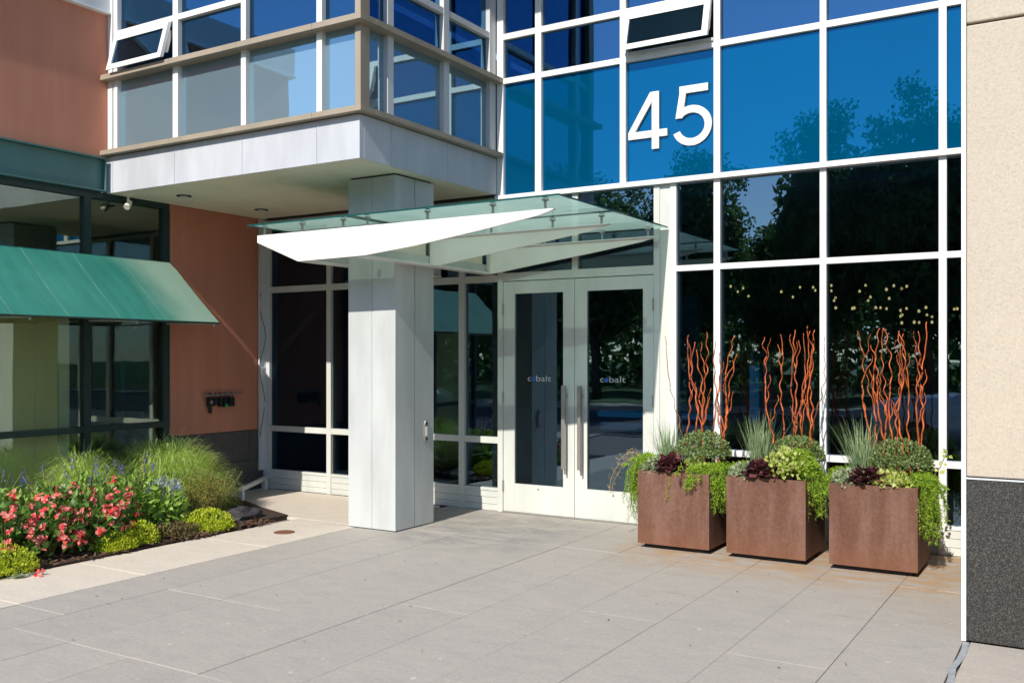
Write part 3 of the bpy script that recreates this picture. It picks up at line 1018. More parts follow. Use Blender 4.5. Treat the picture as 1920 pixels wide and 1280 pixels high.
# backing so that the open bay reads as a room
P('bay_floor', B(XW + .02, XB - .15, YB + .15, D + .16, Z1 - .01, Z1 + .02), M['int'])
P('bay_lining', B(XW + .012, XW + .03, YB + .16, D + .15, Z1 + .03, TOP), M['int'])
# downlights in the soffit
for (x, y) in ((-8.906, 7.374), (-8.915, 8.57)):
    t = thing('downlight', 'round recessed downlight in the soffit, ' + ('nearer the fascia edge' if y < 8 else 'deeper in by the brown wall'), 'light', (x, y, ZS - .006), 'soffit downlights')
    Q = Part(t)
    Q('trim_ring', MB().disc((x, y, ZS - .008), .085, 24, 'z', .008), M['dark'])
    Q('lens', MB().disc((x, y, ZS - .014), .05, 20, 'z', .005), M['alu'])
t = thing('security_spotlight', 'small pale spotlight on a bracket under the fascia corner', 'spotlight', (-9.42, 7.02, ZS))
Q = Part(t)
Q('base_plate', MB().disc((-9.42, 7.02, ZS - .012), .06, 16, 'z', .011), M['soffit'])
Q('arm', MB().tube([(-9.42, 7.02, ZS - .01), (-9.40, 7.00, ZS - .09)], .014, 8), M['soffit'])
Q('lamp_head', MB().tube([(-9.405, 7.03, ZS - .08), (-9.37, 6.96, ZS - .15)], [.028, .036], 12), M['soffit'])

# ================================================================== RED SIDE WING
wing = thing('red_wing', 'red stucco side wing with dark green window frames and a stone base', 'building', (XW, 6.6, 0))
P = Part(wing)
YE = 4.1
P('stucco_wall', B(XW - .25, XW, YE, YB + .13, 3.985, 5.62), M['red'])
P('stucco_wall', B(XW - .25, XW - .002, 7.695, D - .001, .795, 3.62), M['red'])
P('stucco_wall', B(XW - .25, XW - .004, YB + .13, D + .1, 3.62, 3.985), M['red'])
P('end_wall', B(-15, XW - .25, YE, YE + .25, 0, 5.62), M['red'])
cp = P('coping', B(XW - .3, XW + .05, YE - .06, YB + .1, 5.64, 6.02), M['alu'])
P('coping_drip', B(XW - .1, XW + .07, YE - .08, YB + .1, 5.615, 5.638), M['white'], cp)
P('coping', B(-15, XW - .3, YE - .06, YE + .3, 5.64, 6.02), M['alu'])
# green channel beam: web and two flanges
bm_ = P('steel_beam', B(XW - .10, XW + .02, YE, YB - .07, 3.625, 3.965), M['beam'])
P('flange', B(XW - .10, XW + .085, YE, YB - .07, 3.967, 3.985), M['beam'], bm_)
P('flange', B(XW - .10, XW + .085, YE, YB - .07, 3.605, 3.623), M['beam'], bm_)
P('end_plate', B(XW - .09, XW + .08, YB - .068, YB - .055, 3.607, 3.983), M['beam'], bm_)
# window frames
FXf = (XW - .10, XW + .004)
def fr_box(name, y0, y1, z0, z1):
    return P(name, B(FXf[0], FXf[1], y0, y1, z0, z1), M['dgreen'])
fr_box('window_head', YE + .1, 7.69, 3.53, 3.603)
fr_box('window_sill', YE + .1, 7.69, .16, .24)
fr_box('window_jamb', 7.60, 7.695, .24, 3.53)
fr_box('window_jamb', YE + .02, YE + .1, .16, 3.6)
fr_box('window_mullion', 6.55, 6.635, .24, 3.53)
fr_box('window_mullion', 5.35, 5.43, .24, 3.53)
for (a, b) in ((YE + .1, 5.35), (5.43, 6.55), (6.635, 7.60)):
    fr_box('window_rail', a, b, .915, .985)
    fr_box('window_rail', a, b, 2.80, 2.88)
    for (z0, z1) in ((.24, .915), (.985, 2.80), (2.88, 3.53)):
        P('pane', B(XW - .045, XW - .035, a, b, z0, z1), M['glass_green'])
P('plinth', B(XW - .25, XW - .01, YE, 7.6, 0, .16), M['block'])
# stone base blocks
by = [7.70, 7.866, 8.365, 8.963, D - .001]
for (z0, z1, off) in ((.004, .397, 0), (.403, .790, 1)):
    ys_ = by if off else [7.70, 8.12, 8.66, D - .001]
    for a, b in zip(ys_[:-1], ys_[1:]):
        P('stone_block', B(XW - .25, XW + .012, a + .003, b - .003, z0, z1), M['block'], bevel=.004)
P('stone_backing', B(XW - .24, XW + .004, 7.70, D - .002, .002, .792), M['dark'])
# room behind with blinds
P('room_floor', B(-14, XW - .12, YE + .3, 9.0, 0, .1), M['intfloor'])
P('room_wall', B(-14.2, -14, YE + .3, 9.0, 0, 3.9), M['int'])
P('room_ceiling', B(-14, XW - .26, YE + .3, 9.0, 3.55, 3.62), M['int'])
P('room_side', B(-14, XW - .26, 9.0, 9.2, 0, 5.6), M['int'])
bl_ = P('roller_blind', B(XW - .20, XW - .19, YE + .3, 6.50, .25, 2.78), M['blind'])
P('blind_stile', B(XW - .188, XW - .17, 6.36, 6.48, .25, 2.75), M['white'], bl_)
P('blind_stile', B(XW - .188, XW - .17, 5.42, 5.62, .25, 2.75), M['white'], bl_)

# awning
aw = thing('awning', 'green canvas window awning, paler at its right end', 'awning', (XW, 6.0, 2.89))
Q = Part(aw)
mb = MB()
n1, n2 = 24, 8
AY0, AY1 = 4.18, 7.70
def apt(i, j, off):
    y = AY0 + (AY1 - AY0) * i / n1
    f = j / n2
    x = XW + .01 + (.85) * f
    z = 2.90 + (2.155 - 2.90) * f - .012 * sin(f * pi) - .006 * sin(y * 9) * sin(f * pi)
    if i == n1 and j == 0: y -= .03
    return (x, y, z + off)
for off in (0, -.006):
    b = len(mb.v)
    for i in range(n1 + 1):
        for j in range(n2 + 1):
            mb.v.append(apt(i, j, off))
    for i in range(n1):
        for j in range(n2):
            a = b + i * (n2 + 1) + j
            mb.f.append((a, a + 1, a + n2 + 2, a + n2 + 1))
Q('canvas', mb, M['canvas'], smooth=True)
for k in (3, 7, 11, 15, 19):
    ms = MB()
    for j in range(n2):
        a0, a1 = apt(k, j, .0025), apt(k, j + 1, .0025)
        ms.quad(a0, (a0[0], a0[1] + .018, a0[2]), (a1[0], a1[1] + .018, a1[2]), a1)
    Q('seam', ms, M['seam'])
Q('hem_bar', MB().tube([(XW + .862, AY0, 2.148), (XW + .862, AY1 + .004, 2.148)], .011, 8), M['dgreen'])
for y in (4.3, 5.4, 6.6, 7.64):
    Q('frame_arm', MB().tube([(XW + .02, y, 2.16), (XW + .855, y, 2.143)], .012, 6), M['alu'])
    Q('rafter', MB().tube([(XW + .02, y, 2.845), (XW + .84, y, 2.115)], .008, 6), M['alu'])

# corner channel with loose cable, low rail
ch = thing('corner_channel', 'pale metal corner channel between the brown wall and the glazing', 'channel', (XW + .05, D - .05, 0))
Q = Part(ch)
Q('channel_back', B(XW + .014, XW + .03, D - .10, D - .004, .25, 3.59), M['alu'])
Q('channel_lip', B(XW + .03, XW + .05, D - .11, D - .098, .25, 3.59), M['alu'])
Q('channel_lip', B(XW + .03, XW + .05, D - .016, D - .004, .25, 3.59), M['alu'])
Q('clamp', B(XW + .03, XW + .06, D - .096, D - .018, 1.60, 1.63), M['white'])
pts = []
for k in range(120):
    z = .7 + k * .016
    s_ = sin(z * 7.0)
    pts.append((XW + .05 + .008 * cos(z * 9), D - .057 + .045 * s_, z))
cb = thing('loose_cable', 'thin black cable looping up the corner channel', 'cable', (XW + .05, D - .05, .7))
Part(cb)('cable', MB().tube(pts, .004, 5), M['black'], smooth=True)
rl = thing('low_rail', 'low aluminium rail running from the corner into the plants', 'rail', (-9.2, 8.7, .1))
Q = Part(rl)
mb = MB()
a, b = Vector((-9.44, 9.19, 0)), Vector((-8.80, 8.12, 0))
dn = (b - a).normalized()
sd = Vector((-dn.y, dn.x, 0)) * .022
def bar(mb, a, b, z0, z1, sd):
    i = len(mb.v)
    mb.v += [(a.x - sd.x, a.y - sd.y, z0), (a.x + sd.x, a.y + sd.y, z0), (b.x + sd.x, b.y + sd.y, z0), (b.x - sd.x, b.y - sd.y, z0)]
    mb.v += [(p[0], p[1], z1) for p in mb.v[i:i + 4]]
    mb.f += [(i, i + 1, i + 2, i + 3), (i + 4, i + 7, i + 6, i + 5), (i, i + 4, i + 5, i + 1), (i + 1, i + 5, i + 6, i + 2), (i + 2, i + 6, i + 7, i + 3), (i + 3, i + 7, i + 4, i)]
bar(mb, a, b, .135, .185, sd)
Q('rail_bar', mb, M['alu'])
Q('rail_foot', B(-9.42, -9.36, 9.06, 9.12, .003, .135), M['alu'])
Q('rail_foot', B(-8.83, -8.79, 8.14, 8.18, .003, .135), M['alu'])

# lockboxes hung on a bar
lb = thing('lockbox_bar', 'short steel bar on the brown wall carrying black lockboxes', 'bar', (XW, 8.5, 1.26))
Q = Part(lb)
Q('bar', MB().tube([(XW + .05, 8.17, 1.275), (XW + .05, 8.80, 1.285)], .010, 8), M['steel'])
for y in (8.22, 8.75):
    Q('bracket', MB().tube([(XW - .01, y, 1.278), (XW + .05, y, 1.278)], .008, 6), M['steel'])
for k, (y, wv, h, lab) in enumerate(((8.27, .075, .11, 'black lockbox at the left end of the bar, keypad facing out'), (8.35, .05, .10, 'narrow black lockbox second from the left on the bar'), (8.43, .045, .12, 'slim black lockbox in the middle of the bar'), (8.51, .055, .125, 'black lockbox with a green tag hanging on the bar'), (8.61, .085, .12, 'widest plain black lockbox at the right end of the bar'))):
    t = thing('lockbox', lab, 'lockbox', (XW + .05, y, 1.13), 'lockboxes on the bar')
    Q = Part(t)
    Q('case', B(XW + .025, XW + .075, y - wv / 2, y + wv / 2, 1.245 - h, 1.245), M['black'], bevel=.006)
    Q('shackle', MB().tube([(XW + .05, y - wv * .3, 1.24), (XW + .05, y - wv * .3, 1.285), (XW + .05, y, 1.302), (XW + .05, y + wv * .3, 1.285), (XW + .05, y + wv * .3, 1.24)], .006, 6), M['black'])
    if k == 0:
        Q('dial', MB().disc((XW + .075, y, 1.19), .022, 14, 'x', .006), M['steel'])
        Q('tab', B(XW + .04, XW + .06, y - .02, y + .02, 1.05, 1.135), M['black'])
    if k == 3:
        Q('green_tag', B(XW + .078, XW + .088, y - .028, y + .022, 1.118, 1.155), M['greenp'])
        Q('tag_string', MB().tube([(XW + .08, y - .01, 1.118), (XW + .08, y - .014, 1.05)], .002, 4), M['tan'])

# ================================================================== COLUMN
col = thing('entrance_column', 'pale metal clad square column standing before the entrance', 'column', (-6.28, 7.88, 0))
P = Part(col)
cx0, cx1, cy0, cy1 = -6.60, -5.985, 7.555, 8.20
P('core', B(cx0 + .02, cx1 - .02, cy0 + .02, cy1 - .02, .02, ZS - .002), M['dark'])
jx = -6.285
jy = 7.875
g = .006
P('cladding_panel', B(cx0, jx - g, cy0, cy0 + .02, .012, ZS - .02), M['column'])
P('cladding_panel', B(jx + g, cx1, cy0, cy0 + .02, .012, ZS - .02), M['column'])
P('cladding_panel', B(cx1 - .02, cx1, cy0 + .021, jy - g, .012, ZS - .02), M['column'])
P('cladding_panel', B(cx1 - .02, cx1, jy + g, cy1, .012, ZS - .02), M['column'])
P('cladding_panel', B(cx0, cx0 + .02, cy0 + .021, jy - g, .012, ZS - .02), M['column'])
P('cladding_panel', B(cx0, cx0 + .02, jy + g, cy1, .012, ZS - .02), M['column'])
P('cladding_panel', B(cx0 + .021, cx1 - .021, cy1 - .02, cy1, .012, ZS - .02), M['column'])
P('joint_bead', B(jx - g, jx + g, cy0 + .006, cy0 + .019, .012, ZS - .02), M['column'])
ic = thing('door_opener', 'small oval door opener switch on the side of the column', 'switch', (cx1, 8.05, .86))
Q = Part(ic)
pp = []
for k in range(24):
    an = 2 * pi * k / 24
    pp.append((8.05 + .034 * cos(an), .98 + (.12 if sin(an) > 0 else .12) * (abs(sin(an)) ** .6) * (1 if sin(an) >= 0 else -1)))
Q('plate', MB().prism(pp, 'x', cx1, cx1 + .02), M['steel'], bevel=.003)
Q('button', B(cx1 + .02, cx1 + .028, 8.032, 8.068, .93, 1.03), M['alu'], bevel=.003)
Q('key_switch', MB().disc((cx1 + .02, 8.05, 1.06), .012, 12, 'x', .006), M['black'])
Q('key_switch', MB().disc((cx1 + .02, 8.05, .90), .012, 12, 'x', .006), M['black'])

# ================================================================== CANOPY
cn = thing('glass_canopy', 'green frosted glass canopy on three white fins around the column', 'canopy', (-5.5, 8.0, 2.7))
P = Part(cn)
GZ = 3.075
gx0, gx1, gy0, gy1 = -7.33, -3.745, 6.86, D - .02
jx, jy = -6.033, 7.90
hole = (cx0 - .003, cx1 + .003, cy0 - .003, cy1 + .003)
for (x0, x1, y0, y1) in ((gx0, jx - .002, gy0, hole[2]), (jx + .002, hole[1], gy0, hole[2]), (hole[1] + .004, gx1, gy0, jy - .002), (hole[1] + .004, gx1, jy + .002, gy1), (gx0, hole[0], hole[2] + .004, gy1)):
    o = P('glass_plate', B(x0, x1, y0, y1, GZ, GZ + .016), M['canopy_body'])
    o.data.materials.append(M['canopy'])
    for pl_ in o.data.polygons:
        if pl_.normal.z > .9: pl_.material_index = 1
    mb = MB()
    e = .0015
    mb.box(x0 - e, x1 + e, y0 - e, y0 - e + .001, GZ, GZ + .016)
    mb.box(x1 + e - .001, x1 + e, y0, y1, GZ, GZ + .016)
    mb.box(x0 - e, x0 - e + .001, y0, y1, GZ, GZ + .016)
    P('polished_edge', mb, M['gedge'], o)
fin = [(-7.29, 2.978), (-7.29, 2.918), (-6.73, 2.700), (-5.89, 2.712), (-5.3, 2.765), (-4.6, 2.855), (-3.99, 2.942), (-3.86, 2.978)]
for y in (6.965, 8.03, D - .10):
    pts = fin if y < 7.5 else [(-5.90, 2.978), (-5.90, 2.700), (-5.78, 2.700)] + fin[4:]
    f = P('fin', MB().prism(pts, 'y', y - .012, y + .012), M['fin'])
    P('top_flange', B(pts[0][0], -3.85, y - (.012 if y < 7.5 else .035), y + .045, 2.980, 2.990), M['white'], f)
    if y > 7.5:
        pl = [(-7.29, 2.978), (-7.29, 2.918), (-6.73, 2.700), (-6.69, 2.700), (-6.69, 2.978)]
        f2 = P('fin', MB().prism(pl, 'y', y - .012, y + .012), M['fin'])
        P('top_flange', B(-7.29, -6.69, y - .035, y + .035, 2.980, 2.992), M['white'], f2)
    sxs = [-7.2, -6.68, -6.15, -5.85, -5.15, -4.45, -3.93] if y < 7.5 else [-7.2, -6.75, -5.75, -5.15, -4.45, -3.93]
    for x in sxs:
        s_ = MB().tube([(x, y, 2.992), (x, y, GZ - .014)], .012, 8)
        s_.disc((x, y, GZ - .014), .030, 14, 'z', .013)
        P('standoff', s_, M['steel'], f)
        P('standoff_cap', MB().disc((x, y, GZ + .0165), .026, 14, 'z', .008), M['steel'], f)
# carrier beams either side of the column, with cream side panels between the fins
for (xa, xb, s_) in ((-5.984, -5.905, 1), (-6.68, -6.601, -1)):
    b_ = P('carrier_beam', B(xa, xb, 6.99, D - .02, 2.72, 2.80), M['frame'])
    fl = (xa, xb + .05) if s_ > 0 else (xa - .05, xb)
    P('bottom_flange', B(fl[0], fl[1], 6.98, D - .01, 2.695, 2.716), M['white'], b_)
    for (y0, y1) in ((7.02, 7.98), (8.08, 9.05)):
        P('side_panel', B(xa + .02, xb - .02, y0, y1, 2.803, 2.95), M['vari_panel'] if 'vari_panel' in M else M['soffit'], b_)
        P('panel_rim', B(xa + .01, xb - .01, y0, y1, 2.952, 2.972), M['frame'], b_)

# ================================================================== STONE PIER
pr = thing('stone_pier', 'beige precast pier with black granite base at the right edge', 'pier', (0.3, 6.5, 0))
P = Part(pr)
px0, px1 = -0.682, 2.6
P('pier_core', B(px0 + .03, px1, 6.53, D + .2, 0, 7.6), M['dark'])
P('granite_slab', B(px0, 1.0, 6.500, 6.55, .004, 1.000), M['granite'], bevel=.004)
P('granite_slab', B(1.006, px1, 6.500, 6.55, .004, 1.000), M['granite'], bevel=.004)
P('ledge_strip', B(px0, px1, 6.494, 6.55, 1.001, 1.014), M['alu'])
P('precast_panel', B(px0 + .002, px1, 6.478, 6.55, 1.020, 3.790), M['precast'], bevel=.008)
P('precast_panel', B(px0 + .002, px1, 6.478, 6.55, 3.806, 7.6), M['precast'], bevel=.008)
P('edge_trim', B(-.709, px0 - .001, 6.485, 6.56, .004, 7.6), M['white'])
P('side_cladding', B(-.700, px0 + .028, 6.561, D - .001, .004, 7.6), M['precast'])

# ================================================================== PLANTERS
rng = random.Random(3)
def rv(a, b): return rng.uniform(a, b)
def rdir():
    while True:
        v = Vector((rv(-1, 1), rv(-1, 1), rv(-1, 1)))
        if .05 < v.length < 1: return v.normalized()

def leaf_dome(mb, c, rx, ry, rz, n, L, W, shell=.35, zmin=-.1, up=.4):
    c = Vector(c)
    for _ in range(n):
        d = rdir()
        if d.z < zmin: d.z = -d.z * .3
        r = 1 - shell * rng.random() ** 1.5
        p = c + Vector((d.x * rx, d.y * ry, d.z * rz)) * r
        nd = (Vector((d.x / rx, d.y / ry, d.z / rz)).normalized() + rdir() * .8 + Vector((0, 0, up))).normalized()
        mb.leaf(p, nd, d + rdir() * .5, L * rv(.7, 1.25), W * rv(.75, 1.2))

def planter(px, name_side):
    x0, x1, y0, y1, z0, z1 = px[0], px[0] + .685, 8.14, 8.82, .042, .712
    t = thing('steel_planter', 'square rusted steel planter, ' + name_side, 'planter', ((x0 + x1) / 2, (y0 + y1) / 2, 0), 'rusted steel planters')
    Q = Part(t)
    wl = .012
    Q('front_plate', B(x0, x1, y0, y0 + wl, z0, z1), M['corten'])
    Q('back_plate', B(x0, x1, y1 - wl, y1, z0, z1), M['corten'])
    Q('side_plate', B(x0, x0 + wl, y0 + wl + .0005, y1 - wl - .0005, z0, z1), M['corten'])
    Q('side_plate', B(x1 - wl, x1, y0 + wl + .0005, y1 - wl - .0005, z0, z1), M['corten'])
    Q('bottom_plate', B(x0 + .013, x1 - .013, y0 + .013, y1 - .013, z0 + .001, z0 + .02), M['corten'])
    Q('plinth', B(x0 + .05, x1 - .05, y0 + .05, y1 - .05, 0.002, z0), M['dark'])
    Q('soil', B(x0 + wl + .001, x1 - wl - .001, y0 + wl + .001, y1 - wl - .001, z1 - .12, z1 - .05), M['soil'])
    return x0, x1, y0, y1, z1

def fern(c, side, n, drop, label, out=(1, 0)):
    """trailing asparagus fern: arching strands set with fine needles"""
    t = thing('trailing_fern', label, 'fern', c, 'trailing ferns in the planters')
    Q = Part(t)
    lm, sm = MB(), MB()
    for _ in range(n):
        a = atan2(out[1], out[0]) + rv(-1.1, 1.1)
        reach = rv(.03, .17)
        dr = drop * rng.random() ** .8
        p = Vector((c[0] + rv(-.07, .07), c[1] + rv(-.13, .13), c[2] + rv(-.02, .03)))
        path = [p.copy()]
        seg = 9
        for k in range(seg):
            f = (k + 1) / seg
            h = reach * (1 - (1 - f) ** 2)
            z = .06 * sin(min(1, f * 2.2) * pi) - dr * f ** 1.7
            path.append(Vector((p.x + cos(a) * h + rv(-.008, .008), p.y + sin(a) * h + rv(-.008, .008), p.z + z)))
        sm.tube(path, .0015, 3, False)
        for k in range(1, len(path)):
            for _2 in range(9):
                q = path[k - 1].lerp(path[k], rng.random())
                dd = (rdir() + Vector((0, 0, -.1)))
                lm.leaf(q, dd, rdir(), rv(.018, .042), rv(.004, .009))
    Q('fronds', lm, M['fern'], leaf=True)
    Q('stems', sm, M['stem'])

def rush(c, n, h, spread, label):
    t = thing('spiky_rush', label, 'grass', c, 'spiky rushes in the planters')
    mb = MB()
    for _ in range(n):
        a = rv(0, 2 * pi)
        sp = spread * rng.random() ** .7
        mb.blade((c[0] + rv(-.06, .06), c[1] + rv(-.06, .06), c[2]), (cos(a) * sp, sin(a) * sp, 1), h * rv(.55, 1.1), 0.0085, .05 + .25 * rng.random() ** 3, 4)
    Part(t)('blades', mb, M['rush'], leaf=True)

def mum(c, r, label, mat='mum'):
    t = thing('round_mum', label, 'shrub', (c[0], c[1], c[2]), 'round mums in the planters')
    mb = MB()
    leaf_dome(mb, c, r, r, r * .86, 3400, .026, .016, .22)
    Q = Part(t)
    Q('foliage', mb, M[mat], leaf=True)
    Q('stems', MB().tube([(c[0], c[1], c[2] - r * .6), (c[0], c[1], c[2] + r * .3)], [.02, .008], 6), M['stem'])

def heuchera(c, r, label):
    t = thing('burgundy_heuchera', label, 'plant', c, 'burgundy heucheras in the planters')
    mb = MB()
    for _ in range(150):
        d = rdir()
        d.z = abs(d.z) * .8 - .25
        p = Vector(c) + Vector((d.x * r, d.y * r * .8, d.z * r * .75)) * rv(.4, 1)
        nd = (d + rdir() * .45 + Vector((0, -.2, -.1))).normalized()
        # ruffled lobed leaf: fan of triangles
        sd = nd.cross(Vector((0, 0, 1)) + rdir() * .5).normalized()
        up = sd.cross(nd)
        i = len(mb.v)
        R = rv(.025, .045)
        ctr_ = p + nd * R
        mb.v.append(tuple(ctr_ - up * R * .25))
        nn = 12
        for k in range(nn):
            an = 2 * pi * k / nn
            rr = R * (1.05 if k % 2 else .72) * rv(.9, 1.1)
            mb.v.append(tuple(ctr_ + nd * cos(an) * rr + sd * sin(an) * rr + up * rv(-.2, .3) * R))
        for k in range(nn):
            mb.f.append((i, i + 1 + k, i + 1 + (k + 1) % nn))
    Part(t)('leaves', mb, M['heuch'], leaf=True)

def cushion(name, c, rx, ry, rz, n, L, W, mat, label, cat, group=None, part='leaves'):
    t = thing(name, label, cat, c, group)
    mb = MB()
    leaf_dome(mb, c, rx, ry, rz, n, L, W, .5, -.35)
    Part(t)(part, mb, M[mat], leaf=True)
    return t

def willow(bx, by, bz, tx, ty, tz, r, label, group, dark=False):
    t = thing('willow_branch', label, 'branch', (bx, by, bz), group)
    Q = Part(t)
    n = 60
    f1, f2 = rv(30, 46), rv(24, 38)
    s0 = rv(0, 6)
    f3, p3, a3 = rv(5, 9), rv(0, 6), rv(.012, .03)
    p1, p2 = rv(0, 6), rv(0, 6)
    L = tz - bz
    pts, rad = [], []
    for k in range(n + 1):
        f = k / n
        wob = .011 * (0.4 + f) * (.55 + .45 * sin(s0 + f * 9))
        s = f * L
        pts.append((bx + (tx - bx) * f ** 1.3 + wob * sin(s * f1 + p1) + a3 * (sin(s * f3 + p3) - sin(p3)) * min(1, f * 2), by + (ty - by) * f + wob * cos(s * f2 + p2), bz + s))
        rad.append(r * (1 - .62 * f) * rv(.86, 1.14))
    wm = 'willowdark' if dark else rng.choice(('willow', 'willow', 'willow_b'))
    main = Q('main_stem', MB().tube(pts, rad, 7), M[wm], smooth=True)
    for q in range(0 if dark else rng.randint(1, 3)):
        k0 = rng.randint(22, 48)
        p = Vector(pts[k0])
        dx = rv(.02, .07) * rng.choice((-1, 1))
        LL = rv(.16, .32)
        sp, sr = [], []
        for k in range(15):
            f = k / 14
            sp.append((p.x + dx * sin(f * 1.5) + .010 * sin(f * LL * f1 + p2) * min(1, f * 3), p.y + .02 * f, p.z + LL * f))
            sr.append(rad[k0] * .8 * (1 - .55 * f))
        Q('side_twig', MB().tube(sp, sr, 6), M[wm], main, smooth=True)

Z = 1 / 2.462
br = [
    [(452, 357, 122, 1), (458, 468, 118, 0), (512, 500, 150, 0), (530, 553, 105, 0), (548, 522, 185, 0), (590, 606, 145, 0), (612, 660, 125, 0), (637, 692, 205, 0), (625, 600, 195, 0)],
    [(890, 814, 128, 0), (905, 887, 115, 0), (955, 965, 95, 0), (968, 925, 115, 0), (985, 1000, 110, 0), (1003, 1030, 76, 0), (1020, 1020, 100, 0), (1032, 1045, 95, 0), (1068, 1130, 122, 1)],
    [(1315, 1240, 100, 0), (1322, 1336, 86, 0), (1368, 1362, 90, 0), (1378, 1310, 165, 0), (1430, 1390, 85, 0), (1425, 1443, 98, 0), (1470, 1463, 105, 0), (1500, 1472, 112, 0), (1535, 1530, 100, 0), (1546, 1562, 57, 0)]]
sides = ['left one of the three, beside the door', 'middle one of the three', 'right one of the three, nearest the stone pier']
word = ['left', 'middle', 'right']
for k, px in enumerate((-3.612, -2.768, -1.890)):
    x0, x1, y0, y1, z1 = planter((px,), sides[k])
    sz = z1 - .05
    xm = (x0 + x1) / 2
    ym = (y0 + y1) / 2
    wd = word[k]
    # curly willow, its feet in the soil behind
    ordw = ['first', 'second', 'third', 'fourth', 'fifth', 'sixth', 'seventh', 'eighth', 'ninth', 'tenth']
    for wi, (bx, tx, ty, dk) in enumerate(sorted(br[k], key=lambda q: q[1])):
        yb = ym + rv(.02, .12)
        pb = proj_pt(1100 + bx * Z, 850, yb)
        yt = yb + rv(-.06, .06)
        pt = proj_pt(1100 + tx * Z, 580 + ty * Z, yt)
        bxw = min(max(pb.x, x0 + .05), x1 - .05)
        willow(bxw, yb, sz - .02, pt.x, yt, pt.z, .006 if dk else rv(.0082, .0108), ('thin dark' if dk else 'orange') + ' curly willow branch, tip ' + ordw[wi] + ' from the left in the ' + wd + ' planter', 'willow branches in the ' + wd + ' planter', bool(dk))
    rush((x0 + (.16 if k == 0 else .20), ym, sz), 170 if k == 0 else 220, .50 if k == 0 else .58, .55, 'blue green spiky rush in the ' + wd + ' planter')
    if k == 1:
        mum((xm + .17, ym + .06, sz + .20), .225, 'green mum dome overgrown with lime leaves in the middle planter')
    else:
        mum((xm + .15, ym + .03, sz + .185), .255, 'round grey green mum dome in the ' + wd + ' planter')
    heuchera((xm - (.06 if k == 0 else .05), y0 + .10, sz + .10), .15, 'burgundy heuchera over the front rim of the ' + wd + ' planter')
    cushion('sage_plant', (x0 + .14, y0 + .12, sz + .06), .15, .13, .10, 700, .03, .02, 'sage', 'pale sage leaves at the front left of the ' + wd + ' planter', 'plant', 'sage plants in the planters')
    if k == 0:
        fern((x0 + .03, ym - .12, sz + .10), -1, 190, .58, 'lime fern trailing over the left side of the left planter', (-1, -.25))
        fern((x1 - .17, y0 + .12, sz + .05), 1, 38, .17, 'short lime fern on the front rim of the left planter', (.3, -1))
        fern((x1 - .04, ym - .12, sz + .06), 1, 100, .42, 'lime fern trailing between the left and middle planters', (1, -.3))
        cushion('variegated_creeper', (x1 - .20, y0 + .16, sz + .10), .09, .08, .09, 160, .04, .034, 'vari', 'small variegated creeper at the front of the left planter', 'plant', 'variegated creepers')
    elif k == 1:
        cushion('variegated_creeper', (x1 - .19, y0 + .14, sz + .13), .19, .16, .17, 620, .042, .036, 'vari', 'large variegated lime creeper covering the right of the middle planter', 'plant', 'variegated creepers')
        fern((x1 - .13, ym - .10, sz + .22), 1, 60, .16, 'lime fern mound over the dome of the middle planter', (.6, -.7))
        fern((x1 - .04, ym - .10, sz + .05), 1, 70, .36, 'lime fern trailing between the middle and right planters', (1, -.3))
        fern((x0 + .03, ym + .16, sz + .05), -1, 45, .12, 'low fern tuft behind the left corner of the middle planter', (-1, .2))
    else:
        cushion('variegated_creeper', (xm + .13, y0 + .10, sz + .06), .17, .11, .10, 420, .042, .036, 'vari', 'variegated lime creeper along the front rim of the right planter', 'plant', 'variegated creepers')
        fern((x1 - .02, ym - .12, sz + .07), 1, 130, .50, 'lime fern trailing over the right side of the right planter', (1, -.25))
        fern((x0 + .03, ym + .16, sz + .05), -1, 45, .12, 'low fern tuft behind the left corner of the right planter', (-1, .2))
        t = thing('vine_sprig', 'loose round leaved sprig reaching up right of the right planter', 'sprig', (x1, ym, sz))
        Q = Part(t)
        pth = [(x1 - .05, ym - .1, sz + .05), (x1 + .06, ym - .08, sz + .10), (x1 + .13, ym - .06, sz + .20), (x1 + .17, ym - .05, sz + .31)]
        Q('stem', MB().tube(pth, .003, 4), M['stem'])
        lm = MB()
        for p in pth[1:]:
            for _ in range(7):
                lm.leaf(Vector(p) + rdir() * .03, rdir() + Vector((0, -.6, 0)), Vector((0, -1, .3)), rv(.03, .045), rv(.03, .04))
        Q('leaves', lm, M['vari'], leaf=True)
# dry wisps of the left planter
t = thing('dry_wisp', 'dry tan fern wisp arching out left of the left planter', 'sprig', (-3.6, 8.4, .75))
Q = Part(t)
sm = MB()
for a in range(2):
    p = [Vector((-3.58, 8.35 + .05 * a, .74))]
    for k in range(14):
        f = (k + 1) / 14
        p.append(Vector((-3.58 - .40 * f + .01 * sin(k * 2), 8.35 - .06 * f + .05 * a, .74 + .17 * sin(f * 2.3) - .36 * f ** 3 - .05 * a)))
    sm.tube(p, [.0045 - .0002 * k for k in range(len(p))], 4)
    for q in p[4:]:
        for _ in range(3):
            sm.tube([q, q + rdir() * .03, q + rdir() * .05], .0014, 3)
Q('wisp', sm, M['tan'])
t = thing('hanging_wisp', 'thin olive wisp hanging over the front of the left planter', 'sprig', (-3.3, 8.15, .7))
sm = MB()
p = [Vector((-3.29 + .008 * sin(k * 1.3) - .003 * k, 8.15 - .012 - .001 * k, .715 - .021 * k)) for k in range(13)]
sm.tube(p, .002, 4)
for q in p:
    for _ in range(4):
        dd = rdir(); dd.y = -abs(dd.y) * .2
        sm.leaf(q, dd, Vector((0, -1, 0)), .026, .006)
Part(t)('wisp', sm, M['olive'], leaf=True)

# ================================================================== FLOWER BED
rng = random.Random(17)
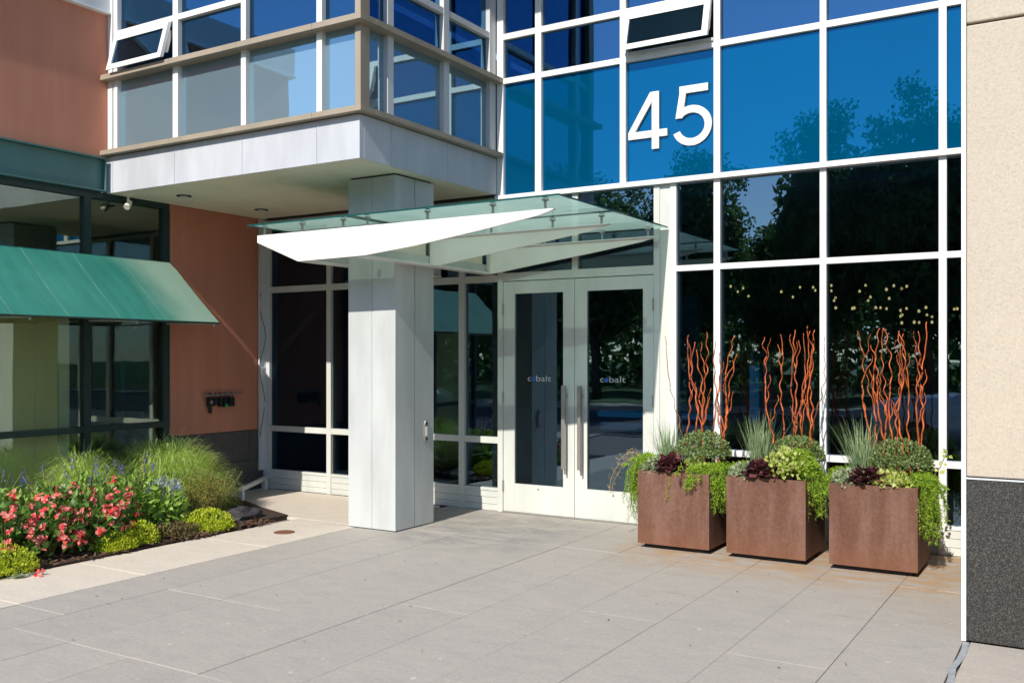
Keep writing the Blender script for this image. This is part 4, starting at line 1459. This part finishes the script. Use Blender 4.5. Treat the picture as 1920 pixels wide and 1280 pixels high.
# mulch chips
mb = MB()
inside = 0
for _ in range(9000):
    x = rv(-9.4, -7.36)
    y = rv(3.3, 8.2)
    if y > 7.3 and x > -7.62 - (y - 7.3) * 1.4: continue
    if x > -7.42 + .03 * sin(y * 5) and y < 7: 
        if rng.random() < .6: continue
    if y > 6.2 or rng.random() < .55:
        a = rv(0, pi)
        l, w_ = rv(.012, .035), rv(.005, .013)
        z = .024 + rv(0, .014)
        cxx, sxx = cos(a), sin(a)
        tz_ = rv(-.01, .01)
        mb.quad((x - cxx * l - -sxx * w_, y - sxx * l - cxx * w_, z - tz_), (x + cxx * l + sxx * w_, y + sxx * l - cxx * w_, z + tz_), (x + cxx * l - sxx * w_, y + sxx * l + cxx * w_, z + tz_ + .004), (x - cxx * l - sxx * w_, y - sxx * l + cxx * w_, z - tz_ + .004))
mo = leafbuild(mb, 'mulch', M['mulch'])
tag(mo, 'brown bark mulch chips on the flower bed', 'mulch', None, 'stuff')

def big_grass(c, r, h, n, label):
    t = thing('ornamental_grass', label, 'grass', c, 'ornamental grasses in the bed')
    mb = MB()
    for _ in range(n):
        a = rv(0, 2 * pi)
        el = math.asin(rng.random() ** .8) if rng.random() < .85 else rv(0, .6)
        d = Vector((cos(a) * cos(el), sin(a) * cos(el), sin(el)))
        k = rv(.35, .80)
        p = Vector((c[0] + d.x * r * k, c[1] + d.y * r * k, c[2] + d.z * h * k + .02))
        up = (d + Vector((0, 0, rv(.3, 1.0))) + rdir() * .25)
        mb.blade(p, up, h * rv(.32, .52), rv(.004, .0085), .5 + 1.3 * rng.random(), 6)
    for _ in range(n // 6):
        a = rv(0, 2 * pi)
        mb.blade((c[0] + cos(a) * r * .15, c[1] + sin(a) * r * .15, c[2]), (cos(a) * .5, sin(a) * .5, 1), h * rv(.6, 1.0), .007, .3, 5)
    Part(t)('blades', mb, M['grassblade'], leaf=True)
big_grass((-8.92, 7.12, .02), .80, .80, 12000, 'large mound of bright green arching grass by the red wing')
big_grass((-8.92, 6.10, .02), .45, .76, 4200, 'smaller arching grass clump left of the large grass mound')

def begonia(x, y, h, r, label):
    t = thing('begonia', label, 'flower', (x, y, .02), 'red begonias in the bed')
    Q = Part(t)
    mb, sm = MB(), MB()
    leaf_dome(mb, (x, y, h * .42), r, r, h * .52, 260, .085, .062, .75, -.7, .3)
    for _ in range(12):
        a = rv(0, 2 * pi)
        sm.tube([(x + rv(-.04, .04), y + rv(-.04, .04), .01), (x + cos(a) * r * .6, y + sin(a) * r * .6, h * .75)], .004, 4)
    for _ in range(25):
        d = rdir()
        d.z = abs(d.z)
        if rng.random() < .75: d.x = abs(d.x) * .9 + .1
        d.normalize()
        c0 = Vector((x, y, h * .40)) + Vector((d.x * r * 1.1, d.y * r * 1.1, d.z * h * .60 - rng.random() * .10))
        fm_ = MB()
        for _2 in range(rng.randint(3, 6)):
            c = c0 + rdir() * .03
            nrm = (d + rdir() * .7 + Vector((.3, -.5, .2))).normalized()
            sd = nrm.cross(Vector((0, 0, 1))).normalized()
            up = sd.cross(nrm)
            a0 = rv(0, 6)
            R = rv(.016, .028)
            for q in range(4):
                an = a0 + q * pi / 2
                dd = sd * cos(an) + up * sin(an) + nrm * .25
                fm_.leaf(c, dd, nrm, R * (1.2 if q % 2 else .9), R * 1.15, .1)
        Q('blossom', fm_, M['begflower'], leaf=True)
    Q('foliage', mb, M['begleaf'], leaf=True)
    Q('stems', sm, M['stem'])
bg_ = [(-7.80, 4.62, .52, .26, 'red begonia at the left edge behind the lime sedum'), (-8.12, 4.85, .58, .26, 'tall red begonia at the back left of the bed'), (-7.74, 4.98, .50, .25, 'red begonia leaning over the walkway edge'), (-8.02, 5.28, .62, .26, 'red begonia standing before the salvias'), (-7.70, 5.36, .52, .24, 'red begonia above the small lime sedum'), (-7.92, 5.70, .62, .24, 'red begonia at the right end of the begonia drift'), (-8.25, 4.40, .56, .28, 'red begonia cut by the left picture edge')]
for b_ in bg_: begonia(*b_)

def salvia(x, y, h, r, label):
    t = thing('salvia', label, 'flower', (x, y, .02), 'blue salvias in the bed')
    Q = Part(t)
    mb, sm = MB(), MB()
    leaf_dome(mb, (x, y, h * .5), r, r, h * .46, 620, .075, .042, .8, -.8, .2)
    for _ in range(11):
        a = rv(0, 2 * pi)
        top = Vector((x + cos(a) * r * rv(.2, 1.15), y + sin(a) * r * rv(.2, 1.15), h * rv(.95, 1.28)))
        sm.tube([(x + rv(-.05, .05), y + rv(-.05, .05), .01), top.lerp(Vector((x, y, h * .5)), .4), top], .0035, 4)
        fm_ = MB()
        for k in range(9):
            c = top + Vector((0, 0, -.012 * k)) + rdir() * .008
            fm_.leaf(c, rdir() + Vector((0, 0, .3)), rdir(), rv(.016, .028), .011)
        Q('flower_spike', fm_, M['salvflower'], leaf=True)
    Q('foliage', mb, M['salvleaf'], leaf=True)
    Q('stems', sm, M['stem'])
for s_ in ((-8.55, 4.95, .58, .30, 'blue salvia at the back left against the shop window'), (-8.45, 5.42, .58, .30, 'blue salvia behind the begonia drift'), (-8.40, 5.80, .62, .30, 'tall blue salvia left of the small grass clump'), (-8.10, 6.08, .64, .26, 'blue salvia between begonias and silver plant'), (-7.95, 6.32, .46, .22, 'low leafy salvia above the bronze groundcover')):
    salvia(*s_)

def sedum(x, y, r, h, label, n=1500):
    t = thing('lime_sedum', label, 'groundcover', (x, y, .02), 'lime sedum cushions along the edge')
    mb = MB()
    leaf_dome(mb, (x, y, .03), r, r * 1.1, h, n, .028, .015, .22, -.05, .9)
    leaf_dome(mb, (x + .03, y - r * .5, .02), r * .6, r * .6, h * .7, n // 3, .028, .015, .22, -.05, .9)
    Part(t)('leaves', mb, M['sedum'], leaf=True)
sedum(-7.56, 4.42, .27, .20, 'yellow green sedum cushion at the left picture edge', 2200)
sedum(-7.56, 5.50, .18, .15, 'small yellow green sedum under the begonias')
sedum(-7.62, 5.80, .17, .19, 'yellow green sedum right of the begonia drift')
sedum(-7.66, 6.62, .26, .19, 'large yellow green sedum cushion beside the dark rock', 2400)

t = cushion('bronze_groundcover', (-7.60, 6.16, .05), .22, .30, .10, 1100, .03, .022, 'bronze', 'mottled bronze groundcover between the sedum cushions', 'groundcover')
cushion('silver_plant', (-8.12, 6.46, .34), .17, .2, .16, 520, .06, .014, 'silver', 'silvery feathery plant in the middle of the bed', 'plant')
# fine olive shrub with loose stems
t = thing('olive_shrub', 'loose olive and rust coloured fine leaved shrub before the grass', 'shrub', (-8.15, 7.0, .02))
Q = Part(t)
lm, sm = MB(), MB()
for _ in range(170):
    a = rv(0, 2 * pi)
    sp = rng.random()
    L = rv(.35, .68)
    b = Vector((-8.15 + rv(-.14, .14), 7.0 + rv(-.14, .14), .02))
    d = Vector((cos(a) * sp * .85, sin(a) * sp * .85, 1)).normalized()
    pth = [b + d * L * f + Vector((rv(-.01, .01), rv(-.01, .01), -.08 * f * f)) for f in (0, .3, .6, .85, 1)]
    sm.tube(pth, [.004, .003, .0025, .002, .001], 3, False)
    for k in range(34):
        f = rng.random() ** .7
        q = b + d * L * f + Vector((0, 0, -.08 * f * f))
        lm.leaf(q, d * .6 + rdir(), rdir(), rv(.018, .036), rv(.004, .008))
Q('leaves', lm, M['olive'], leaf=True)
Q('stems', sm, M['stem'])
# rock
t = thing('dark_rock', 'flat dark slate rock at the right end of the bed', 'rock', (-7.82, 7.22, .02))
me = bpy.data.meshes.new('rock')
bmr = bmesh.new()
bmesh.ops.create_icosphere(bmr, subdivisions=3, radius=1)
for v in bmr.verts:
    n = 1 + .16 * sin(v.co.x * 5 + 1) * cos(v.co.y * 4) + .10 * sin(v.co.z * 9 + v.co.x * 7)
    n += .12 * sin(v.co.x * 17 + v.co.y * 11) * sin(v.co.y * 13 + v.co.z * 19)
    v.co = Vector((v.co.x * .17 * n, v.co.y * .26 * n, v.co.z * .10 * n))
bmr.to_mesh(me)
bmr.free()
me.materials.append(M['rock'])
ro = bpy.data.objects.new('stone', me)
C.objects.link(ro)
ro.parent = t
ro.location = (0, 0, .03)
ro.rotation_euler = (0, 0, .3)
# drain lid, fallen flower and leaf
t = thing('drain_lid', 'round rusty drain lid set in the beige walkway', 'drain', (-6.93, 6.97, .003))
Part(t)('lid', MB().disc((-6.93, 6.97, .0035), .095, 28, 'z', .006), M['rustlid'])
Part(t)('rim', MB().disc((-6.93, 6.97, .0033), .105, 28, 'z', .003), M['rustlid'])
t = thing('fallen_blossom', 'fallen red begonia blossom lying on the walkway', 'flower', (-7.22, 4.56, .01))
mb = MB()
for k in range(12):
    mb.leaf(Vector((-7.22 + rv(-.03, .03), 4.56 + rv(-.03, .03), .012 + rv(0, .02))), rdir() + Vector((0, 0, .4)), rdir(), rv(.03, .05), .035)
Part(t)('petals', mb, M['begflower'], leaf=True)
t = thing('fallen_leaf', 'wilted green leaf lying on the walkway beside the sedum', 'leaf', (-7.28, 4.42, .01))
mb = MB()
mb.leaf(Vector((-7.33, 4.36, .012)), Vector((.5, 1, .12)), Vector((0, 0, 1)), .16, .085, .25)
mb.leaf(Vector((-7.28, 4.36, .012)), Vector((.2, 1, .2)), Vector((0, .3, 1)), .12, .06, .25)
Part(t)('leaf_blade', mb, M['sage'], leaf=True)

# ================================================================== ACROSS THE STREET (seen in the glass)
rng = random.Random(23)
def make_tree(seed):
    global rng
    rng = random.Random(seed)
    t = thing('shade_tree', 'tree', 'tree', (0, 0, 0), 'trees across the street')
    Q = Part(t)
    tb = MB()
    tb.tube([(0, 0, 0), (.05, 0, 1.2), (.0, .08, 2.6), (.1, .05, 4.6), (.0, 0, 7.2)], [.24, .19, .16, .11, .04], 8)
    for _ in range(9):
        a = rv(0, 2 * pi)
        z = rv(2.0, 5.5)
        L = rv(1.2, 2.6)
        tb.tube([(0, 0, z), (cos(a) * L * .5, sin(a) * L * .5, z + L * .45), (cos(a) * L, sin(a) * L, z + L * .8)], [.08, .05, .02], 6)
    Q('trunk', tb, M['bark'], smooth=True)
    lb_ = MB()
    for _ in range(78):
        d = rdir()
        r = rv(.35, 1.0)
        cc = Vector((d.x * 2.7 * r, d.y * 2.7 * r, 6.0 + d.z * 3.9 * r))
        R = rv(.5, .95)
        for _2 in range(170):
            q = cc + rdir() * R * rng.random() ** .5
            lb_.leaf(q, rdir() + Vector((0, 0, -.3)), rdir(), rv(.12, .22), rv(.09, .16))
    for _ in range(3200):
        d = rdir() * rng.random() ** .4
        lb_.leaf(Vector((d.x * 2.2, d.y * 2.2, 5.8 + d.z * 3.3)), rdir(), rdir(), rv(.25, .45), rv(.2, .34))
    Q('crown', lb_, M['treeleaf'], leaf=True)
    return t
def dup(root, loc, rz, s, label):
    r = root.copy()
    C.objects.link(r)
    r.location = loc
    r.rotation_euler = (0, 0, rz)
    r.scale = (s[0], s[0], s[1])
    r['label'] = label
    for ch in list(root.children):
        c = ch.copy()
        C.objects.link(c)
        c.parent = r
        c.matrix_parent_inverse = ch.matrix_parent_inverse.copy()
    return r
T = [make_tree(41), make_tree(42)]
spots = [(-27, -19, 1.0, 1.0), (-22.5, -17.5, 1.05, .95), (-17.6, -17, 1.0, .97), (-13.3, -16.6, .9, 1.0), (-10.4, -21, 1.0, .86), (-8.4, -17, .85, 1.10), (-5.0, -17.2, 1.05, 1.12), (-1.4, -17.6, 1.05, 1.18), (2.6, -17, 1.0, 1.1), (7.2, -18, 1.1, 1.05), (-24.5, -27, 1.3, .95), (-18.5, -28, 1.35, .95), (-12.5, -29, 1.3, .82), (-6.5, -28, 1.35, 1.0), (0, -28, 1.35, 1.05), (7, -28, 1.3, 1.0)]
for i, (x, y, s, sz_) in enumerate(spots):
    lab = 'leafy tree mirrored in the glass, ' + ordw[i if i < 10 else i - 10] + ' from the left in the ' + ('front' if i < 10 else 'back') + ' row'
    if i < 2:
        r = T[i]
        r.location = (x, y, 0)
        r.rotation_euler = (0, 0, i * 1.3)
        r.scale = (s, s, sz_)
        r['label'] = lab
    else:
        dup(T[i % 2], (x, y, 0), i * 1.1, (s, sz_), lab)
# far wood, one mass
rng = random.Random(77)
mb = MB()
for _ in range(20000):
    x = rv(-75, 45)
    y = rv(-44, -33)
    top = 7.0 + 1.6 * sin(x * .37) + .9 * sin(x * 1.1 + 2)
    mb.leaf(Vector((x, y, rv(-.1, 1) * top)), rdir(), rdir(), rv(.5, 1.0), rv(.4, .7))
wd_ = leafbuild(mb, 'woodland', M['treeleaf'])
tag(wd_, 'dark mass of far trees behind the street trees, mirrored in the glass', 'woodland', None, 'stuff')

# parked car behind the viewer
car = thing('parked_car', 'silver blue car parked at the kerb, mirrored in the right panes', 'car', (-1.6, -2.6, -.15))
Q = Part(car)
def car_section(x, zb, zt, hw):
    y = -2.6
    return [(x, y - hw * .94, zb), (x, y - hw, zb + .25), (x, y - hw, zt - .14), (x, y - hw * .93, zt - .02), (x, y, zt + .03), (x, y + hw * .93, zt - .02), (x, y + hw, zt - .14), (x, y + hw, zb + .25), (x, y + hw * .94, zb)]
st = [(-3.95, .28, .62, .62), (-3.85, .18, .78, .80), (-3.5, .12, .90, .90), (-2.75, .10, .98, .92), (-2.1, .10, 1.02, .92), (0.2, .10, 1.04, .92), (.75, .12, 1.0, .90), (.95, .22, .92, .84), (1.0, .32, .80, .7)]
mb = MB()
for s_ in st:
    mb.v += car_section(*s_)
for i in range(len(st) - 1):
    for k in range(9):
        k2 = (k + 1) % 9
        mb.f.append((i * 9 + k, i * 9 + k2, (i + 1) * 9 + k2, (i + 1) * 9 + k))
mb.f.append(tuple(range(9)))
mb.f.append(tuple(range((len(st) - 1) * 9, len(st) * 9))[::-1])
body = Q('body', mb, M['carpaint'], smooth=True)
mb = MB()
gs = [(-2.35, .84, .98), (-1.45, .66, 1.46), (-.2, .66, 1.48), (.55, .80, 1.0)]
for (x, hw, z) in gs:
    mb.v += [(x, -2.6 - hw, z), (x, -2.6 + hw, z)]
b0 = len(mb.v)
mb.v += [(-2.35, -2.6 - .86, .95), (.55, -2.6 - .84, .95), (.55, -2.6 + .84, .95), (-2.35, -2.6 + .86, .95)]
mb.f += [(0, 2, 3, 1), (4, 6, 7, 5), (0, b0, b0 + 1, 6, 4, 2), (1, 3, 5, 7, b0 + 2, b0 + 3)]
Q('windows', mb, M['carglass'])
Q('roof', MB().prism([(-1.48, 1.455), (-1.0, 1.50), (-.5, 1.51), (-.17, 1.475), (-.17, 1.455)], 'y', -2.6 - .67, -2.6 + .67), M['carpaint'])
for s_ in (-1, 1):
    Q('pillar', MB().tube([(-2.35, -2.6 + s_ * .85, .98), (-1.46, -2.6 + s_ * .67, 1.46)], .03, 6), M['carpaint'])
    Q('pillar', MB().tube([(-.2, -2.6 + s_ * .67, 1.47), (.55, -2.6 + s_ * .81, 1.0)], .04, 6), M['carpaint'])
    Q('pillar', MB().tube([(-.9, -2.6 + s_ * .86, .98), (-.9, -2.6 + s_ * .67, 1.47)], .025, 6), M['carpaint'])
    Q('mirror', B(-2.05, -1.92, -2.6 + s_ * .95 - .06, -2.6 + s_ * .95 + .06, .98, 1.10), M['carpaint'], bevel=.02)
    Q('headlight', B(-3.86, -3.62, -2.6 + s_ * .72 - .12, -2.6 + s_ * .72 + .12, .62, .74), M['headlamp'], bevel=.03)
    Q('taillight', B(.90, 1.0, -2.6 + s_ * .68 - .12, -2.6 + s_ * .68 + .12, .66, .82), M['letterblue'] if False else M['corten'], bevel=.02)
    for x in (-3.0, -.1):
        ty = -2.6 + s_ * .82
        wh = Q('wheel', MB().disc((x, ty - .11, .185), .335, 26, 'y', .22), M['tyre'], bevel=.03)
        Q('rim', MB().disc((x, ty - .115 if s_ < 0 else ty + .105, .185), .21, 20, 'y', .01), M['steel'], wh)

# ================================================================== LITTER ON THE PAVING
rng = random.Random(99)
mb = MB()
for _ in range(70):
    x, y = rv(-6.3, -1.0), rv(3.2, 9.0)
    if 7.4 < y < 8.3 and x < -5.9: continue
    if y > 8.0 and x > -3.8: continue
    mb.leaf(Vector((x, y, .004)), Vector((rv(-1, 1), rv(-1, 1), rv(.05, .35))), Vector((0, 0, 1)), rv(.012, .032), rv(.007, .016))
lt_ = leafbuild(mb, 'leaf_litter', M['mulch'])
tag(lt_, 'scattered dry leaf bits on the grey paving', 'litter', None, 'stuff')
